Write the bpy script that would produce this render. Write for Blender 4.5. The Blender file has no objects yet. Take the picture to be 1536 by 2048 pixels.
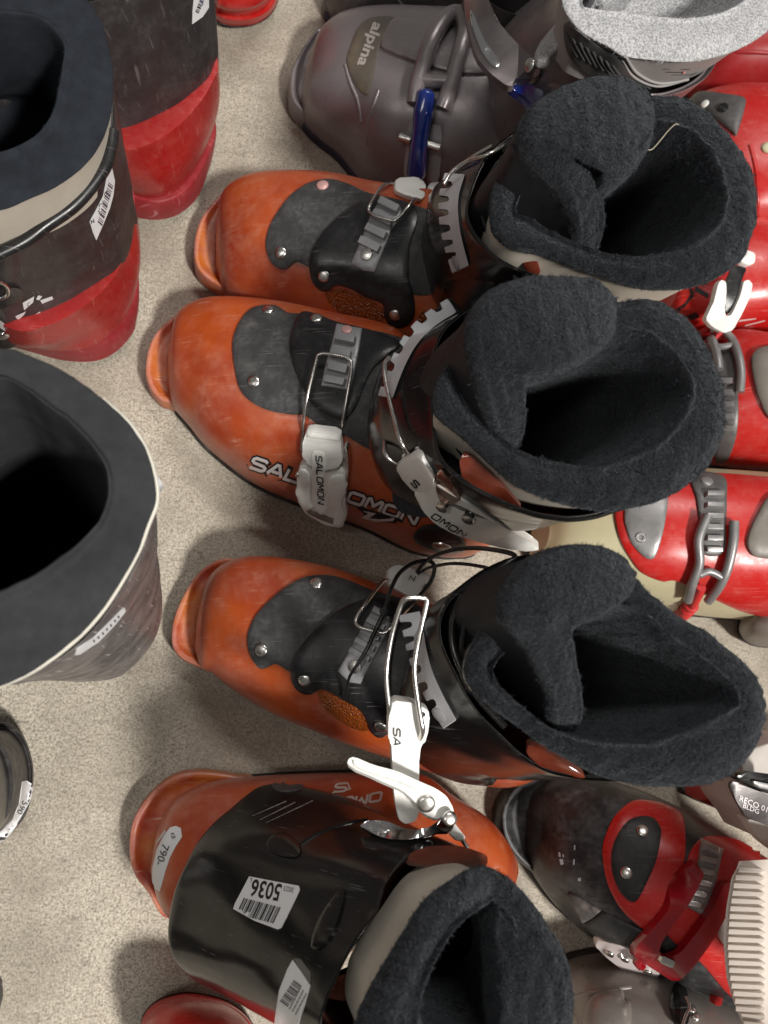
import bpy, bmesh, math, random
import numpy as np
from mathutils import Vector, Matrix, noise as mnoise
from mathutils.bvhtree import BVHTree
from mathutils.geometry import delaunay_2d_cdt

random.seed(7)
RNG = np.random.default_rng(11)
SC = bpy.context.scene
COL = SC.collection

# ------------------------------------------------------------------ camera
FPX = 1560.0                       # focal length in pixels of the 1536 x 2048 photograph
NADIR = (400.0, 1340.0)            # where plumb lines meet in the photograph
HCAM = 0.640                       # metres above the floor
_dn = np.array([NADIR[0] - 768, NADIR[1] - 1024, FPX]); _dn /= np.linalg.norm(_dn)
_X = np.array([1.0, 0, 0]) - _dn * _dn[0]; _X /= np.linalg.norm(_X)
_Y = np.cross(_dn, _X)
RW = np.stack([_X, -_Y, -_dn], 0)  # camera axes (right, down, forward) -> world
CAMPOS = np.array([0.0, 0.0, HCAM])
cd = bpy.data.cameras.new('camera')
cam = bpy.data.objects.new('camera', cd); COL.objects.link(cam)
cd.sensor_fit = 'VERTICAL'; cd.sensor_height = 36.0; cd.sensor_width = 27.0
cd.lens = FPX / 2048 * 36.0
cd.clip_start = 0.01; cd.clip_end = 50
_r, _d, _f = RW[:, 0], RW[:, 1], RW[:, 2]
cam.matrix_world = Matrix(((_r[0], -_d[0], -_f[0], 0), (_r[1], -_d[1], -_f[1], 0), (_r[2], -_d[2], -_f[2], HCAM), (0, 0, 0, 1)))
cd.dof.use_dof = True; cd.dof.focus_distance = 0.50; cd.dof.aperture_fstop = 9.0
SC.camera = cam

# ------------------------------------------------------------------ light: an indoor room with ceiling lamps
w = bpy.data.worlds.new('World'); SC.world = w; w.use_nodes = True
w.node_tree.nodes['Background'].inputs[0].default_value = (1.0, 0.97, 0.93, 1)
w.node_tree.nodes['Background'].inputs[1].default_value = 0.14

def area(name, loc, target, sx, sy, power, color):
    ld = bpy.data.lights.new(name, 'AREA'); ld.shape = 'RECTANGLE'; ld.size = sx; ld.size_y = sy
    ld.energy = power; ld.color = color
    o = bpy.data.objects.new(name, ld); COL.objects.link(o)
    o.location = loc
    o.rotation_euler = (Vector(target) - Vector(loc)).to_track_quat('-Z', 'Y').to_euler()
    return o
area('ceiling_lamp', (0.95, -1.05, 2.3), (0.1, 0.1, 0), 0.26, 0.26, 86, (1.0, 0.965, 0.91))
area('ceiling_lamp', (0.5, 1.5, 2.4), (0.1, 0.2, 0), 1.2, 0.15, 22, (1.0, 0.97, 0.93))
area('ceiling_lamp', (-1.3, -0.2, 2.4), (0.0, 0.0, 0), 0.15, 1.2, 9, (1.0, 0.97, 0.93))
SC.view_settings.view_transform = 'Standard'; SC.view_settings.look = 'None'
SC.view_settings.exposure = 0.0; SC.view_settings.gamma = 1.0
SC.render.engine = 'CYCLES'
SC.cycles.max_bounces = 6

# ------------------------------------------------------------------ geometry helpers (millimetres in, metres out)
def ray(px, py):
    d = RW @ np.array([px - 768.0, py - 1024.0, FPX]); return d / np.linalg.norm(d)
def P(px, py, z):
    d = ray(px, py); t = (z * 0.001 - HCAM) / d[2]
    return CAMPOS + d * t
def cr(pts, n, closed=False):
    p = np.asarray(pts, float); k = len(p)
    if closed:
        t = np.arange(n) * k / n
        i = np.floor(t).astype(int); u = (t - i)[:, None]
        a, b, c, d = p[(i - 1) % k], p[i % k], p[(i + 1) % k], p[(i + 2) % k]
    else:
        q = np.vstack([2 * p[0] - p[1], p, 2 * p[-1] - p[-2]])
        t = np.linspace(0, k - 1, n); i = np.minimum(np.floor(t).astype(int), k - 2); u = (t - i)[:, None]
        a, b, c, d = q[i], q[i + 1], q[i + 2], q[i + 3]
    return 0.5 * (2 * b + (c - a) * u + (2 * a - 5 * b + 4 * c - d) * u ** 2 + (3 * b - a - 3 * c + d) * u ** 3)
def grid(rows, nr, nc, closed=False):
    """rows: R x C x 3 control points -> smooth nr x nc grid"""
    A = np.stack([cr(r, nc, closed) for r in rows], 0)
    return np.stack([cr(A[:, j], nr) for j in range(A.shape[1])], 1)
def gfaces(nr, nc, closed=False, off=0):
    f = []
    for i in range(nr - 1):
        for j in range(nc if closed else nc - 1):
            a = i * nc + j; b = i * nc + (j + 1) % nc
            f.append((a + off, b + off, b + nc + off, a + nc + off))
    return f

class Thing:
    def __init__(s, name, label, cat, loc, group=None):
        s.e = bpy.data.objects.new(name, None); COL.objects.link(s.e)
        s.e.empty_display_size = 0.05
        s.loc = np.asarray(loc, float); s.e.location = s.loc
        s.e['label'] = label; s.e['category'] = cat
        if group: s.e['group'] = group
        s.mesh = {}
    def add(s, name, V, F, mats, parent=None, idx=None, smooth=True, angle=None, label=None, stuff=False):
        V = np.asarray(V, float) - s.loc
        me = bpy.data.meshes.new(name)
        me.from_pydata(V.tolist(), [], F)
        if not isinstance(mats, (list, tuple)): mats = [mats]
        for m in mats: me.materials.append(m)
        if idx is not None: me.polygons.foreach_set('material_index', np.asarray(idx, np.int32))
        if smooth: me.polygons.foreach_set('use_smooth', np.ones(len(me.polygons), bool))
        if angle: me.set_sharp_from_angle(angle=math.radians(angle))
        me.update()
        o = bpy.data.objects.new(name, me); COL.objects.link(o)
        o.parent = parent or s.e
        if label: o['label'] = label
        if stuff: o['kind'] = 'stuff'
        return o
    def addbm(s, name, bm, mats, parent=None, angle=35, label=None):
        bmesh.ops.recalc_face_normals(bm, faces=bm.faces)
        V = [v.co[:] for v in bm.verts]; bm.verts.index_update()
        F = [tuple(v.index for v in f.verts) for f in bm.faces]
        bm.free()
        return s.add(name, V, F, mats, parent, angle=angle, label=label)

def tri(F):
    return F
class Surf:
    """a ray-castable union of surfaces (world coordinates)"""
    def __init__(s): s.V = []; s.F = []; s.b = None
    def put(s, V, F):
        o = len(s.V); s.V += [tuple(v) for v in np.asarray(V)]; s.F += [tuple(i + o for i in f) for f in F]; s.b = None
        return s
    def cast(s, px, py):
        if s.b is None: s.b = BVHTree.FromPolygons(s.V, s.F)
        d = ray(px, py); dv = Vector(d)
        h, n, i, t = s.b.ray_cast(Vector(CAMPOS), dv)
        if h is None:
            best = None
            for t in np.linspace(0.25, 0.85, 90):
                q, nn, _, ds = s.b.find_nearest(Vector(CAMPOS + d * t))
                if q is not None and (best is None or ds < best[2]): best = (q, nn, ds)
            h, n = best[0], best[1]
        if n.dot(dv) > 0: n = -n
        return np.array(h), np.array(n)

def fixwind(V, F):
    """orient a closed-ish grid so normals look away from its centre"""
    return F

def px_smooth(poly, step=7, closed=True):
    p = np.asarray(poly, float)
    L = np.linalg.norm(np.roll(p, -1, 0) - p, axis=1).sum()
    return cr(p, max(len(p) * 2, int(L / step)), closed)
def dist_poly(q, B):
    a = B; b = np.roll(B, -1, 0)
    ab = b - a; t = np.clip(((q - a) * ab).sum(1) / ((ab ** 2).sum(1) + 1e-9), 0, 1)
    return np.sqrt((((a + ab * t[:, None]) - q) ** 2).sum(1).min())
def inside(q, B):
    x, y = q; c = False; j = len(B) - 1
    for i in range(len(B)):
        if (B[i][1] > y) != (B[j][1] > y) and x < (B[j][0] - B[i][0]) * (y - B[i][1]) / (B[j][1] - B[i][1]) + B[i][0]: c = not c
        j = i
    return c

def patch(th, name, poly, surf, mat, thick=2.0, step=7, grid_step=9, round_px=7, smooth=True, parent=None, label=None, relief=None, base=0.3, put=None):
    """a plate of real thickness that lies on a curved surface; poly is its outline in photograph pixels"""
    B = px_smooth(poly, step) if smooth else np.asarray(poly, float)
    if not smooth:
        out = []
        for i in range(len(B)):
            a, b = B[i], B[(i + 1) % len(B)]; k = max(1, int(np.linalg.norm(b - a) / step))
            out += [a + (b - a) * t / k for t in range(k)]
        B = np.array(out)
    lo, hi = B.min(0), B.max(0)
    pts = [tuple(b) for b in B]; dd = [0.0] * len(B)
    for gy in np.arange(lo[1] + grid_step / 2, hi[1], grid_step):
        for gx in np.arange(lo[0] + grid_step / 2, hi[0], grid_step):
            q = np.array([gx, gy])
            if inside(q, B):
                d = dist_poly(q, B)
                if d > 2.0: pts.append((gx, gy)); dd.append(d)
    # inset ring for a rounded edge
    cen = B
    nrm = np.roll(B, -1, 0) - np.roll(B, 1, 0); nrm = np.stack([-nrm[:, 1], nrm[:, 0]], 1); nrm /= np.linalg.norm(nrm, axis=1)[:, None] + 1e-9
    area2 = (B[:, 0] * np.roll(B[:, 1], -1) - np.roll(B[:, 0], -1) * B[:, 1]).sum()
    if area2 < 0: nrm = -nrm
    for b, n in zip(B, nrm):
        q = b + n * 1.8
        if inside(q, B) and dist_poly(q, B) > 1.2: pts.append(tuple(q)); dd.append(1.8)
    n = len(B)
    vo, eo, fo, ov, oe, of = delaunay_2d_cdt([Vector(p) for p in pts], [(i, (i + 1) % n) for i in range(n)], [list(range(n))], 1, 1e-4)
    src = [o[0] if o else -1 for o in ov]
    V = []; low = []
    for v, s in zip(vo, src):
        h, nn = surf.cast(v[0], v[1])
        d = dd[s] if s >= 0 else 0
        k = 1 - math.exp(-d / (round_px * 0.45)) if round_px > 0 else 1.0
        t = thick * (0.55 + 0.45 * k)
        if relief: t += relief(v[0], v[1])
        V.append(h + nn * (t + base) * 0.001); low.append(h - nn * 0.0006)
    F = [tuple(f) for f in fo]
    # orient to camera
    f0 = []
    for f in F:
        a, b, c = (V[i] for i in f[:3])
        f0.append(f if np.dot(np.cross(b - a, c - a), CAMPOS - a) > 0 else f[::-1])
    F = f0
    ec = {}
    for f in F:
        for i in range(len(f)):
            e = (f[i], f[(i + 1) % len(f)])
            if (e[1], e[0]) in ec: ec.pop((e[1], e[0]))
            else: ec[e] = 1
    m = {}; W = list(V)
    for e in ec:
        for i in e:
            if i not in m: m[i] = len(W); W.append(low[i])
    for a, b in ec: F.append((b, a, m[a], m[b]))
    o = th.add(name, W, F, mat, parent, angle=60, label=label)
    if put is not None: put.put(W, F)
    return o

def prism(th, name, pts, vec, mat, bevel=1.0, seg=2, parent=None, label=None, angle=40, put=None, rnd=1, rk_=0.17):
    """a solid with the front face pts (world, metres) and depth vec (mm)"""
    bm = bmesh.new(); v = np.asarray(vec, float) * 0.001
    pts = np.array([np.asarray(p, float) for p in pts])
    for _ in range(rnd):
        nx = np.roll(pts, -1, 0); pts = np.stack([pts * (1 - rk_) + nx * rk_, pts * rk_ + nx * (1 - rk_)], 1).reshape(-1, 3)
    a = [bm.verts.new(p) for p in pts]; b = [bm.verts.new(np.asarray(p) + v) for p in pts]
    n = len(a)
    bm.faces.new(a); bm.faces.new(b[::-1])
    for i in range(n): bm.faces.new((a[i], b[i], b[(i + 1) % n], a[(i + 1) % n]))
    if bevel:
        bmesh.ops.bevel(bm, geom=list(bm.edges), offset=bevel * 0.001, segments=seg, profile=0.6, affect='EDGES', clamp_overlap=True)
    bmesh.ops.triangulate(bm, faces=[f for f in bm.faces if len(f.verts) > 4])
    if put is not None:
        bm.verts.index_update(); put.put([x.co[:] for x in bm.verts], [tuple(q.index for q in f.verts) for f in bm.faces])
    return th.addbm(name, bm, mat, parent, angle=angle, label=label)

def tube_vf(C, r, n=8, ends=True):
    C = np.asarray(C, float); k = len(C); r = np.broadcast_to(np.asarray(r, float), (k,))
    T = np.gradient(C, axis=0); T /= np.linalg.norm(T, axis=1)[:, None] + 1e-12
    u = np.cross(T[0], [0.3, 0.5, 0.81]); u /= np.linalg.norm(u); V = []
    for i in range(k):
        u = u - T[i] * np.dot(u, T[i]); u /= np.linalg.norm(u); w = np.cross(T[i], u)
        for j in range(n):
            a = 2 * math.pi * j / n; V.append(C[i] + (u * math.cos(a) + w * math.sin(a)) * r[i])
    F = gfaces(k, n, True)
    if ends:
        V += [C[0], C[-1]]; e0, e1 = len(V) - 2, len(V) - 1
        for j in range(n):
            F.append((e0, (j + 1) % n, j)); F.append((e1, (k - 1) * n + j, (k - 1) * n + (j + 1) % n))
    return V, F
def wire(th, name, pts, r, mat, parent=None, sm=True, n=8, label=None):
    """pts world; r mm"""
    C = cr(pts, max(8, len(pts) * 7)) if sm else np.asarray(pts)
    V, F = tube_vf(C, r * 0.001, n)
    return th.add(name, V, F, mat, parent, label=label, angle=60)
def pw(*a):
    return [P(*q) for q in a]

def disc(th, name, px, surf, r, mat, h=1.6, parent=None, dome=0.6, n=18, label=None, hole=False):
    c, nn = surf.cast(*px) if surf is not None else (np.array(px[0]), np.array(px[1]))
    u = np.cross(nn, [0.2, 0.9, 0.1]); u /= np.linalg.norm(u); w = np.cross(nn, u)
    prof = [(1.0, -1.0), (1.0, h * 0.6), (0.9, h), (0.55, h + dome * 0.7), (0.0, h + dome)]
    if hole: prof = [(1.0, -1.0), (1.0, h * 0.7), (0.88, h), (0.55, h), (0.45, h * 0.6), (0.0, h * 0.5)]
    V = []; F = []
    for q, z in prof[:-1]:
        for j in range(n):
            a = 2 * math.pi * j / n
            V.append(c + (u * math.cos(a) + w * math.sin(a)) * q * r * 0.001 + nn * z * 0.001)
    k = len(prof) - 1
    F = gfaces(k, n, True); V.append(c + nn * prof[-1][1] * 0.001)
    for j in range(n): F.append(((k - 1) * n + j, (k - 1) * n + (j + 1) % n, len(V) - 1))
    return th.add(name, V, F, mat, parent, angle=50, label=label)

def lump(th, name, quad, surf, h, mat, taper=0.8, parent=None, bevel=0.5, label=None, sink=0.8, lift=0.0):
    """a moulded block standing on a surface; quad = outline in photo pixels"""
    hs = [surf.cast(*q) for q in quad]
    b = np.array([x[0] for x in hs]); nn = np.mean([x[1] for x in hs], 0); nn /= np.linalg.norm(nn)
    c = b.mean(0)
    top = c + (b - c) * taper + nn * (h + lift) * 0.001; bot = b - nn * sink * 0.001
    bm = bmesh.new(); A = [bm.verts.new(p) for p in top]; Bv = [bm.verts.new(p) for p in bot]; n = len(A)
    bm.faces.new(A); bm.faces.new(Bv[::-1])
    for i in range(n): bm.faces.new((A[i], Bv[i], Bv[(i + 1) % n], A[(i + 1) % n]))
    if bevel: bmesh.ops.bevel(bm, geom=list(bm.edges), offset=bevel * 0.001, segments=2, profile=0.6, affect='EDGES', clamp_overlap=True)
    bmesh.ops.triangulate(bm, faces=[f for f in bm.faces if len(f.verts) > 4])
    return th.addbm(name, bm, mat, parent, angle=40, label=label)

def text_on(th, name, body, org, right, up, surf, mat, parent=None, bold=0.0, lift=0.35, space=1.0, spread=0.0):
    """flat print: lettering whose baseline starts at org (pixels); right/up = pixel vectors of one em"""
    cu = bpy.data.curves.new('lettering', 'FONT'); cu.body = body; cu.offset = bold; cu.space_character = space
    cu.resolution_u = 3
    o = bpy.data.objects.new('lettering', cu); COL.objects.link(o)
    bpy.context.view_layer.update()
    ev = o.evaluated_get(bpy.context.evaluated_depsgraph_get()); me = ev.to_mesh()
    v2 = [v.co[:2] for v in me.vertices]; F = [tuple(p.vertices) for p in me.polygons]
    ev.to_mesh_clear(); bpy.data.objects.remove(o); bpy.data.curves.remove(cu)
    V = []
    offs = [(0, 0)] if not spread else [(spread * math.cos(a), spread * math.sin(a)) for a in np.arange(8) * math.pi / 4]
    F0 = F; F = []
    for k, (ox, oy) in enumerate(offs):
        b0 = len(V); F += [tuple(i + b0 for i in f) for f in F0]
        for x, y in v2:
            h, nn = surf.cast(org[0] + right[0] * x + up[0] * y + ox, org[1] + right[1] * x + up[1] * y + oy)
            V.append(h + nn * (lift + 0.012 * k) * 0.001)
    G = []
    for f in F:
        a, b, c = (V[i] for i in f[:3])
        G.append(f if np.dot(np.cross(b - a, c - a), CAMPOS - a) > 0 else f[::-1])
    return th.add(name, V, G, mat, parent, smooth=False)

# ------------------------------------------------------------------ materials
MATS = {}
def mat(name, col, rough=0.4, spec=0.5, metal=0.0, dust=0.0, dustcol=(0.45, 0.40, 0.36), scratch=0.0, scratchcol=None, bump=0.0, bscale=900,
        vary=0.0, vscale=40, sss=0.0, ssscol=None, trans=0.0, coat=0.0, mott=None, dscale=55, sheen=0.0, island=0.0, wear=0.0, wearcol=(0.55, 0.30, 0.26), tuft=None, hexb=0.0, rvar=1.0):
    if name in MATS: return MATS[name]
    m = bpy.data.materials.new(name); m.use_nodes = True; MATS[name] = m
    nt = m.node_tree; N = nt.nodes; L = nt.links
    b = N['Principled BSDF']
    geo = N.new('ShaderNodeNewGeometry')
    co = geo.outputs['Position']
    def nz(scale, detail=4, rough_=0.6, vec=None):
        t = N.new('ShaderNodeTexNoise'); t.inputs['Scale'].default_value = scale; t.inputs['Detail'].default_value = detail
        t.inputs['Roughness'].default_value = rough_
        L.new(vec or co, t.inputs['Vector']); return t
    def ramp(src, a, c):
        r = N.new('ShaderNodeMapRange'); r.inputs[1].default_value = a; r.inputs[2].default_value = c; L.new(src, r.inputs[0]); return r.outputs[0]
    def mix(fac, A, Bc):
        x = N.new('ShaderNodeMix'); x.data_type = 'RGBA'
        if isinstance(fac, float): x.inputs[0].default_value = fac
        else: L.new(fac, x.inputs[0])
        for s, v in ((6, A), (7, Bc)):
            if hasattr(v, 'links'): L.new(v, x.inputs[s])
            else: x.inputs[s].default_value = (*v, 1)
        return x.outputs[2]
    def mul(s, k):
        q = N.new('ShaderNodeMath'); q.operation = 'MULTIPLY'; L.new(s, q.inputs[0])
        if hasattr(k, 'links'): L.new(k, q.inputs[1])
        else: q.inputs[1].default_value = k
        return q.outputs[0]
    c = N.new('ShaderNodeRGB'); c.outputs[0].default_value = (*col, 1); c = c.outputs[0]
    if mott is not None:
        c = mix(ramp(nz(mott[1], 3, 0.55).outputs[0], 0.38, 0.62), c, mott[0])
    if vary:
        n = nz(vscale, 5)
        hs = N.new('ShaderNodeHueSaturation'); L.new(c, hs.inputs['Color'])
        L.new(ramp(n.outputs[0], 0.25, 0.75), hs.inputs['Value'])
        mr = hs.inputs['Value'].links[0].from_node; mr.inputs[3].default_value = 1 - vary; mr.inputs[4].default_value = 1 + vary
        c = hs.outputs[0]
    if island:
        hs = N.new('ShaderNodeHueSaturation'); L.new(c, hs.inputs['Color'])
        mr = N.new('ShaderNodeMapRange'); L.new(geo.outputs['Random Per Island'], mr.inputs[0]); mr.inputs[3].default_value = 1 - island; mr.inputs[4].default_value = 1 + island
        L.new(mr.outputs[0], hs.inputs['Value']); c = hs.outputs[0]
    rfac = None
    if dust:
        n1 = nz(dscale, 5, 0.6); n2 = nz(dscale * 4.3, 2, 0.5)
        f = mul(mul(ramp(n1.outputs[0], 0.40, 0.76), ramp(n2.outputs[0], 0.22, 0.72)), dust)
        c = mix(f, c, dustcol); rfac = f
    if scratch:
        sc_ = scratchcol or dustcol
        tot = None
        for ang, seed in ((0.5, 0.0), (-0.7, 3.1), (1.9, 7.7)):
            mp = N.new('ShaderNodeMapping'); mp.inputs['Rotation'].default_value = (ang * 0.35, ang * 0.25, ang); mp.inputs['Scale'].default_value = (22, 760, 30)
            mp.inputs['Location'].default_value = (seed, seed, seed)
            L.new(co, mp.inputs['Vector'])
            t = N.new('ShaderNodeTexNoise'); t.inputs['Scale'].default_value = 1.0; t.inputs['Detail'].default_value = 2; L.new(mp.outputs[0], t.inputs['Vector'])
            s = ramp(t.outputs[0], 0.66, 0.72)
            if tot is None: tot = s
            else:
                a = N.new('ShaderNodeMath'); a.operation = 'MAXIMUM'; L.new(tot, a.inputs[0]); L.new(s, a.inputs[1]); tot = a.outputs[0]
        msk = ramp(nz(75, 4).outputs[0], 0.46, 0.60)
        c = mix(mul(mul(tot, msk), scratch), c, sc_)
    if wear:
        at = N.new('ShaderNodeAttribute'); at.attribute_name = 'wear'
        f = mul(mul(at.outputs['Fac'], ramp(nz(90, 6, 0.7).outputs[0], 0.30, 0.68)), wear)
        c = mix(f, c, wearcol); 
        if rfac is None: rfac = f
    L.new(c, b.inputs['Base Color'])
    rn = nz(130, 5, 0.7)
    rr = N.new('ShaderNodeMapRange'); L.new(rn.outputs[0], rr.inputs[0]); rr.inputs[1].default_value = 0.3; rr.inputs[2].default_value = 0.7
    rr.inputs[3].default_value = max(0.03, rough - 0.07 * rvar); rr.inputs[4].default_value = min(1, rough + 0.10 * rvar)
    ro = rr.outputs[0]
    if rfac is not None:
        a = N.new('ShaderNodeMath'); a.operation = 'MULTIPLY_ADD'; L.new(rfac, a.inputs[0]); a.inputs[1].default_value = 0.5; L.new(ro, a.inputs[2]); a.use_clamp = True; ro = a.outputs[0]
    L.new(ro, b.inputs['Roughness'])
    b.inputs['Metallic'].default_value = metal
    b.inputs['Specular IOR Level'].default_value = spec
    b.inputs['Coat Weight'].default_value = coat; b.inputs['Coat Roughness'].default_value = 0.12
    if sheen: b.inputs['Sheen Weight'].default_value = sheen; b.inputs['Sheen Roughness'].default_value = 0.4; b.inputs['Sheen Tint'].default_value = (0.86, 0.93, 1.0, 1)
    if sss:
        b.inputs['Subsurface Weight'].default_value = sss; b.inputs['Subsurface Radius'].default_value = (1.0, 0.28, 0.08); b.inputs['Subsurface Scale'].default_value = 0.016
    if trans: b.inputs['Transmission Weight'].default_value = trans
    if tuft or hexb:
        prev = None
        if hexb:
            vt = N.new('ShaderNodeTexVoronoi'); vt.inputs['Scale'].default_value = hexb; L.new(co, vt.inputs['Vector'])
            items = [(vt.outputs['Distance'], 0.0012)]
        else: items = [(nz(sc_, 4, 0.6).outputs[0], di) for sc_, di in tuft]
        for src, di in items:
            bq = N.new('ShaderNodeBump'); bq.inputs['Strength'].default_value = 1.0; bq.inputs['Distance'].default_value = di
            L.new(src, bq.inputs['Height'])
            if prev is not None: L.new(prev, bq.inputs['Normal'])
            prev = bq.outputs[0]
        L.new(prev, b.inputs['Normal'])
    if bump:
        bp = N.new('ShaderNodeBump'); bp.inputs['Strength'].default_value = bump; bp.inputs['Distance'].default_value = 0.0008
        L.new(nz(bscale, 5, 0.65).outputs[0], bp.inputs['Height']); L.new(bp.outputs[0], b.inputs['Normal'])
    return m

ORANGE = mat('orange_shell', (0.46, 0.082, 0.014), 0.34, 0.5, dust=0.62, dustcol=(0.52, 0.24, 0.16), dscale=38, scratch=0.34, scratchcol=(0.70, 0.42, 0.32), mott=((0.34, 0.044, 0.012), 20), sss=0.42, coat=0.22, bump=0.08, bscale=700, wear=0.75, wearcol=(0.50, 0.25, 0.20))
ORANGE2 = mat('orange_lug', (0.34, 0.040, 0.012), 0.34, 0.5, dust=0.6, dustcol=(0.52, 0.25, 0.20), scratch=0.5, scratchcol=(0.72, 0.45, 0.36), mott=((0.50, 0.13, 0.015), 34), sss=0.3, bump=0.1, wear=0.8, wearcol=(0.52, 0.28, 0.24))
AMBER = mat('amber_window', (0.23, 0.050, 0.006), 0.22, 0.5, sss=0.2, vary=0.45, vscale=520, hexb=640)
ORINNER = mat('orange_inner', (0.12, 0.020, 0.009), 0.16, 0.6, vary=0.3, vscale=60, dust=0.15, dustcol=(0.5, 0.25, 0.18), coat=0.3)
BLK = mat('black_plastic', (0.012, 0.012, 0.013), 0.30, 0.45, dust=0.14, dustcol=(0.20, 0.19, 0.19), scratch=0.30, scratchcol=(0.35, 0.34, 0.33), bump=0.06)
BLKG = mat('black_cuff_plastic', (0.009, 0.0085, 0.0085), 0.19, 0.45, dust=0.05, dustcol=(0.14, 0.13, 0.13), scratch=0.20, scratchcol=(0.30, 0.29, 0.28), bump=0.0, rvar=0.35)
RUB = mat('grey_rubber', (0.035, 0.035, 0.036), 0.62, 0.35, dust=0.55, dustcol=(0.19, 0.185, 0.18), scratch=0.28, scratchcol=(0.34, 0.33, 0.32), bump=0.15, dscale=70)
RUBD = mat('dark_rubber', (0.018, 0.018, 0.019), 0.5, 0.35, dust=0.38, dustcol=(0.14, 0.135, 0.13), scratch=0.22, scratchcol=(0.3, 0.29, 0.29), bump=0.12, dscale=60)
SOLE = mat('sole_rubber', (0.010, 0.010, 0.011), 0.7, 0.3, dust=0.3, bump=0.2)
WHITE = mat('white_plastic', (0.82, 0.81, 0.77), 0.32, 0.5, dust=0.14, dustcol=(0.42, 0.39, 0.34), scratch=0.25, scratchcol=(0.35, 0.33, 0.3), bump=0.05, vary=0.05)
GREYP = mat('grey_rack_plastic', (0.30, 0.30, 0.31), 0.42, 0.5, dust=0.2, dustcol=(0.5, 0.48, 0.46), metal=0.25, bump=0.06)
RACKW = mat('pale_rack_plastic', (0.50, 0.50, 0.52), 0.45, 0.5, dust=0.3, dustcol=(0.34, 0.33, 0.32), bump=0.06)
STEEL = mat('steel', (0.62, 0.60, 0.57), 0.28, 0.5, metal=1.0, vary=0.12, vscale=200, bump=0.05)
CHROME = mat('chrome', (0.72, 0.72, 0.72), 0.12, 0.5, metal=1.0, bump=0.03)
FUR = mat('dark_fleece', (0.0115, 0.0128, 0.0165), 0.85, 0.2, vary=0.5, vscale=300, sheen=0.30, tuft=[(200, 0.012), (480, 0.006), (1300, 0.001)])
FURH = mat('dark_fleece_pile', (0.024, 0.0265, 0.0335), 0.8, 0.2, vary=0.5, vscale=200, island=0.3, sheen=0.22)
LINB = mat('black_liner_fabric', (0.012, 0.012, 0.014), 0.55, 0.35, vary=0.2, bump=0.2, bscale=1500)
BEIGE = mat('beige_liner_fabric', (0.50, 0.45, 0.38), 0.75, 0.25, dust=0.25, dustcol=(0.36, 0.31, 0.25), vary=0.08, bump=0.25, bscale=1200)
PAPER = mat('paper_label', (0.74, 0.74, 0.75), 0.45, 0.4, dust=0.12, dustcol=(0.5, 0.48, 0.46))
INK = mat('black_ink', (0.012, 0.012, 0.014), 0.5, 0.4)
PRINTW = mat('white_print', (0.62, 0.58, 0.56), 0.45, 0.4, dust=0.45, dustcol=(0.40, 0.22, 0.18), dscale=90)
CABLEM = mat('black_cable', (0.012, 0.012, 0.013), 0.3, 0.5)
# ------------------------------------------------------------------ floor
def make_floor():
    m = bpy.data.materials.new('speckled_concrete'); m.use_nodes = True; nt = m.node_tree; N = nt.nodes; L = nt.links
    b = N['Principled BSDF']; g = N.new('ShaderNodeNewGeometry')
    def nz(s, d=3, r=0.6):
        t = N.new('ShaderNodeTexNoise'); t.inputs['Scale'].default_value = s; t.inputs['Detail'].default_value = d; t.inputs['Roughness'].default_value = r
        L.new(g.outputs['Position'], t.inputs['Vector']); return t.outputs[0]
    def rp(s, a, c, lo=0, hi=1):
        r = N.new('ShaderNodeMapRange'); r.inputs[1].default_value = a; r.inputs[2].default_value = c; r.inputs[3].default_value = lo; r.inputs[4].default_value = hi
        L.new(s, r.inputs[0]); return r.outputs[0]
    def mx(f, A, B):
        x = N.new('ShaderNodeMix'); x.data_type = 'RGBA'; L.new(f, x.inputs[0])
        for s, v in ((6, A), (7, B)):
            if hasattr(v, 'links'): L.new(v, x.inputs[s])
            else: x.inputs[s].default_value = (*v, 1)
        return x.outputs[2]
    c = mx(rp(nz(600, 5, 0.74), 0.40, 0.61), (0.205, 0.17, 0.13), (0.63, 0.58, 0.485))
    c = mx(rp(nz(270, 4, 0.65), 0.45, 0.62, 0, 0.40), c, (0.70, 0.63, 0.51))
    c = mx(rp(nz(430, 3, 0.6), 0.37, 0.30, 0, 0.85), c, (0.13, 0.10, 0.07))
    c = mx(rp(nz(210, 3, 0.6), 0.32, 0.26, 0, 0.9), c, (0.10, 0.085, 0.07))
    c = mx(rp(nz(95, 5, 0.65), 0.40, 0.31, 0, 0.75), c, (0.19, 0.17, 0.145))
    c = mx(rp(nz(34, 6, 0.7), 0.40, 0.28, 0, 0.55), c, (0.22, 0.195, 0.165))
    c = mx(rp(nz(11, 7, 0.68), 0.40, 0.62, 0, 0.66), c, (0.25, 0.215, 0.17))
    L.new(c, b.inputs['Base Color'])
    b.inputs['Roughness'].default_value = 0.62; b.inputs['Specular IOR Level'].default_value = 0.3
    bp = N.new('ShaderNodeBump'); bp.inputs['Strength'].default_value = 0.5; bp.inputs['Distance'].default_value = 0.0009
    L.new(nz(650, 4, 0.7), bp.inputs['Height']); L.new(bp.outputs[0], b.inputs['Normal'])
    me = bpy.data.meshes.new('floor')
    s = 4.0; me.from_pydata([(-s, -s, 0), (s, -s, 0), (s, s, 0), (-s, s, 0)], [], [(0, 1, 2, 3)]); me.materials.append(m)
    o = bpy.data.objects.new('floor', me); COL.objects.link(o); o['kind'] = 'structure'
    return o
make_floor()

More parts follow.
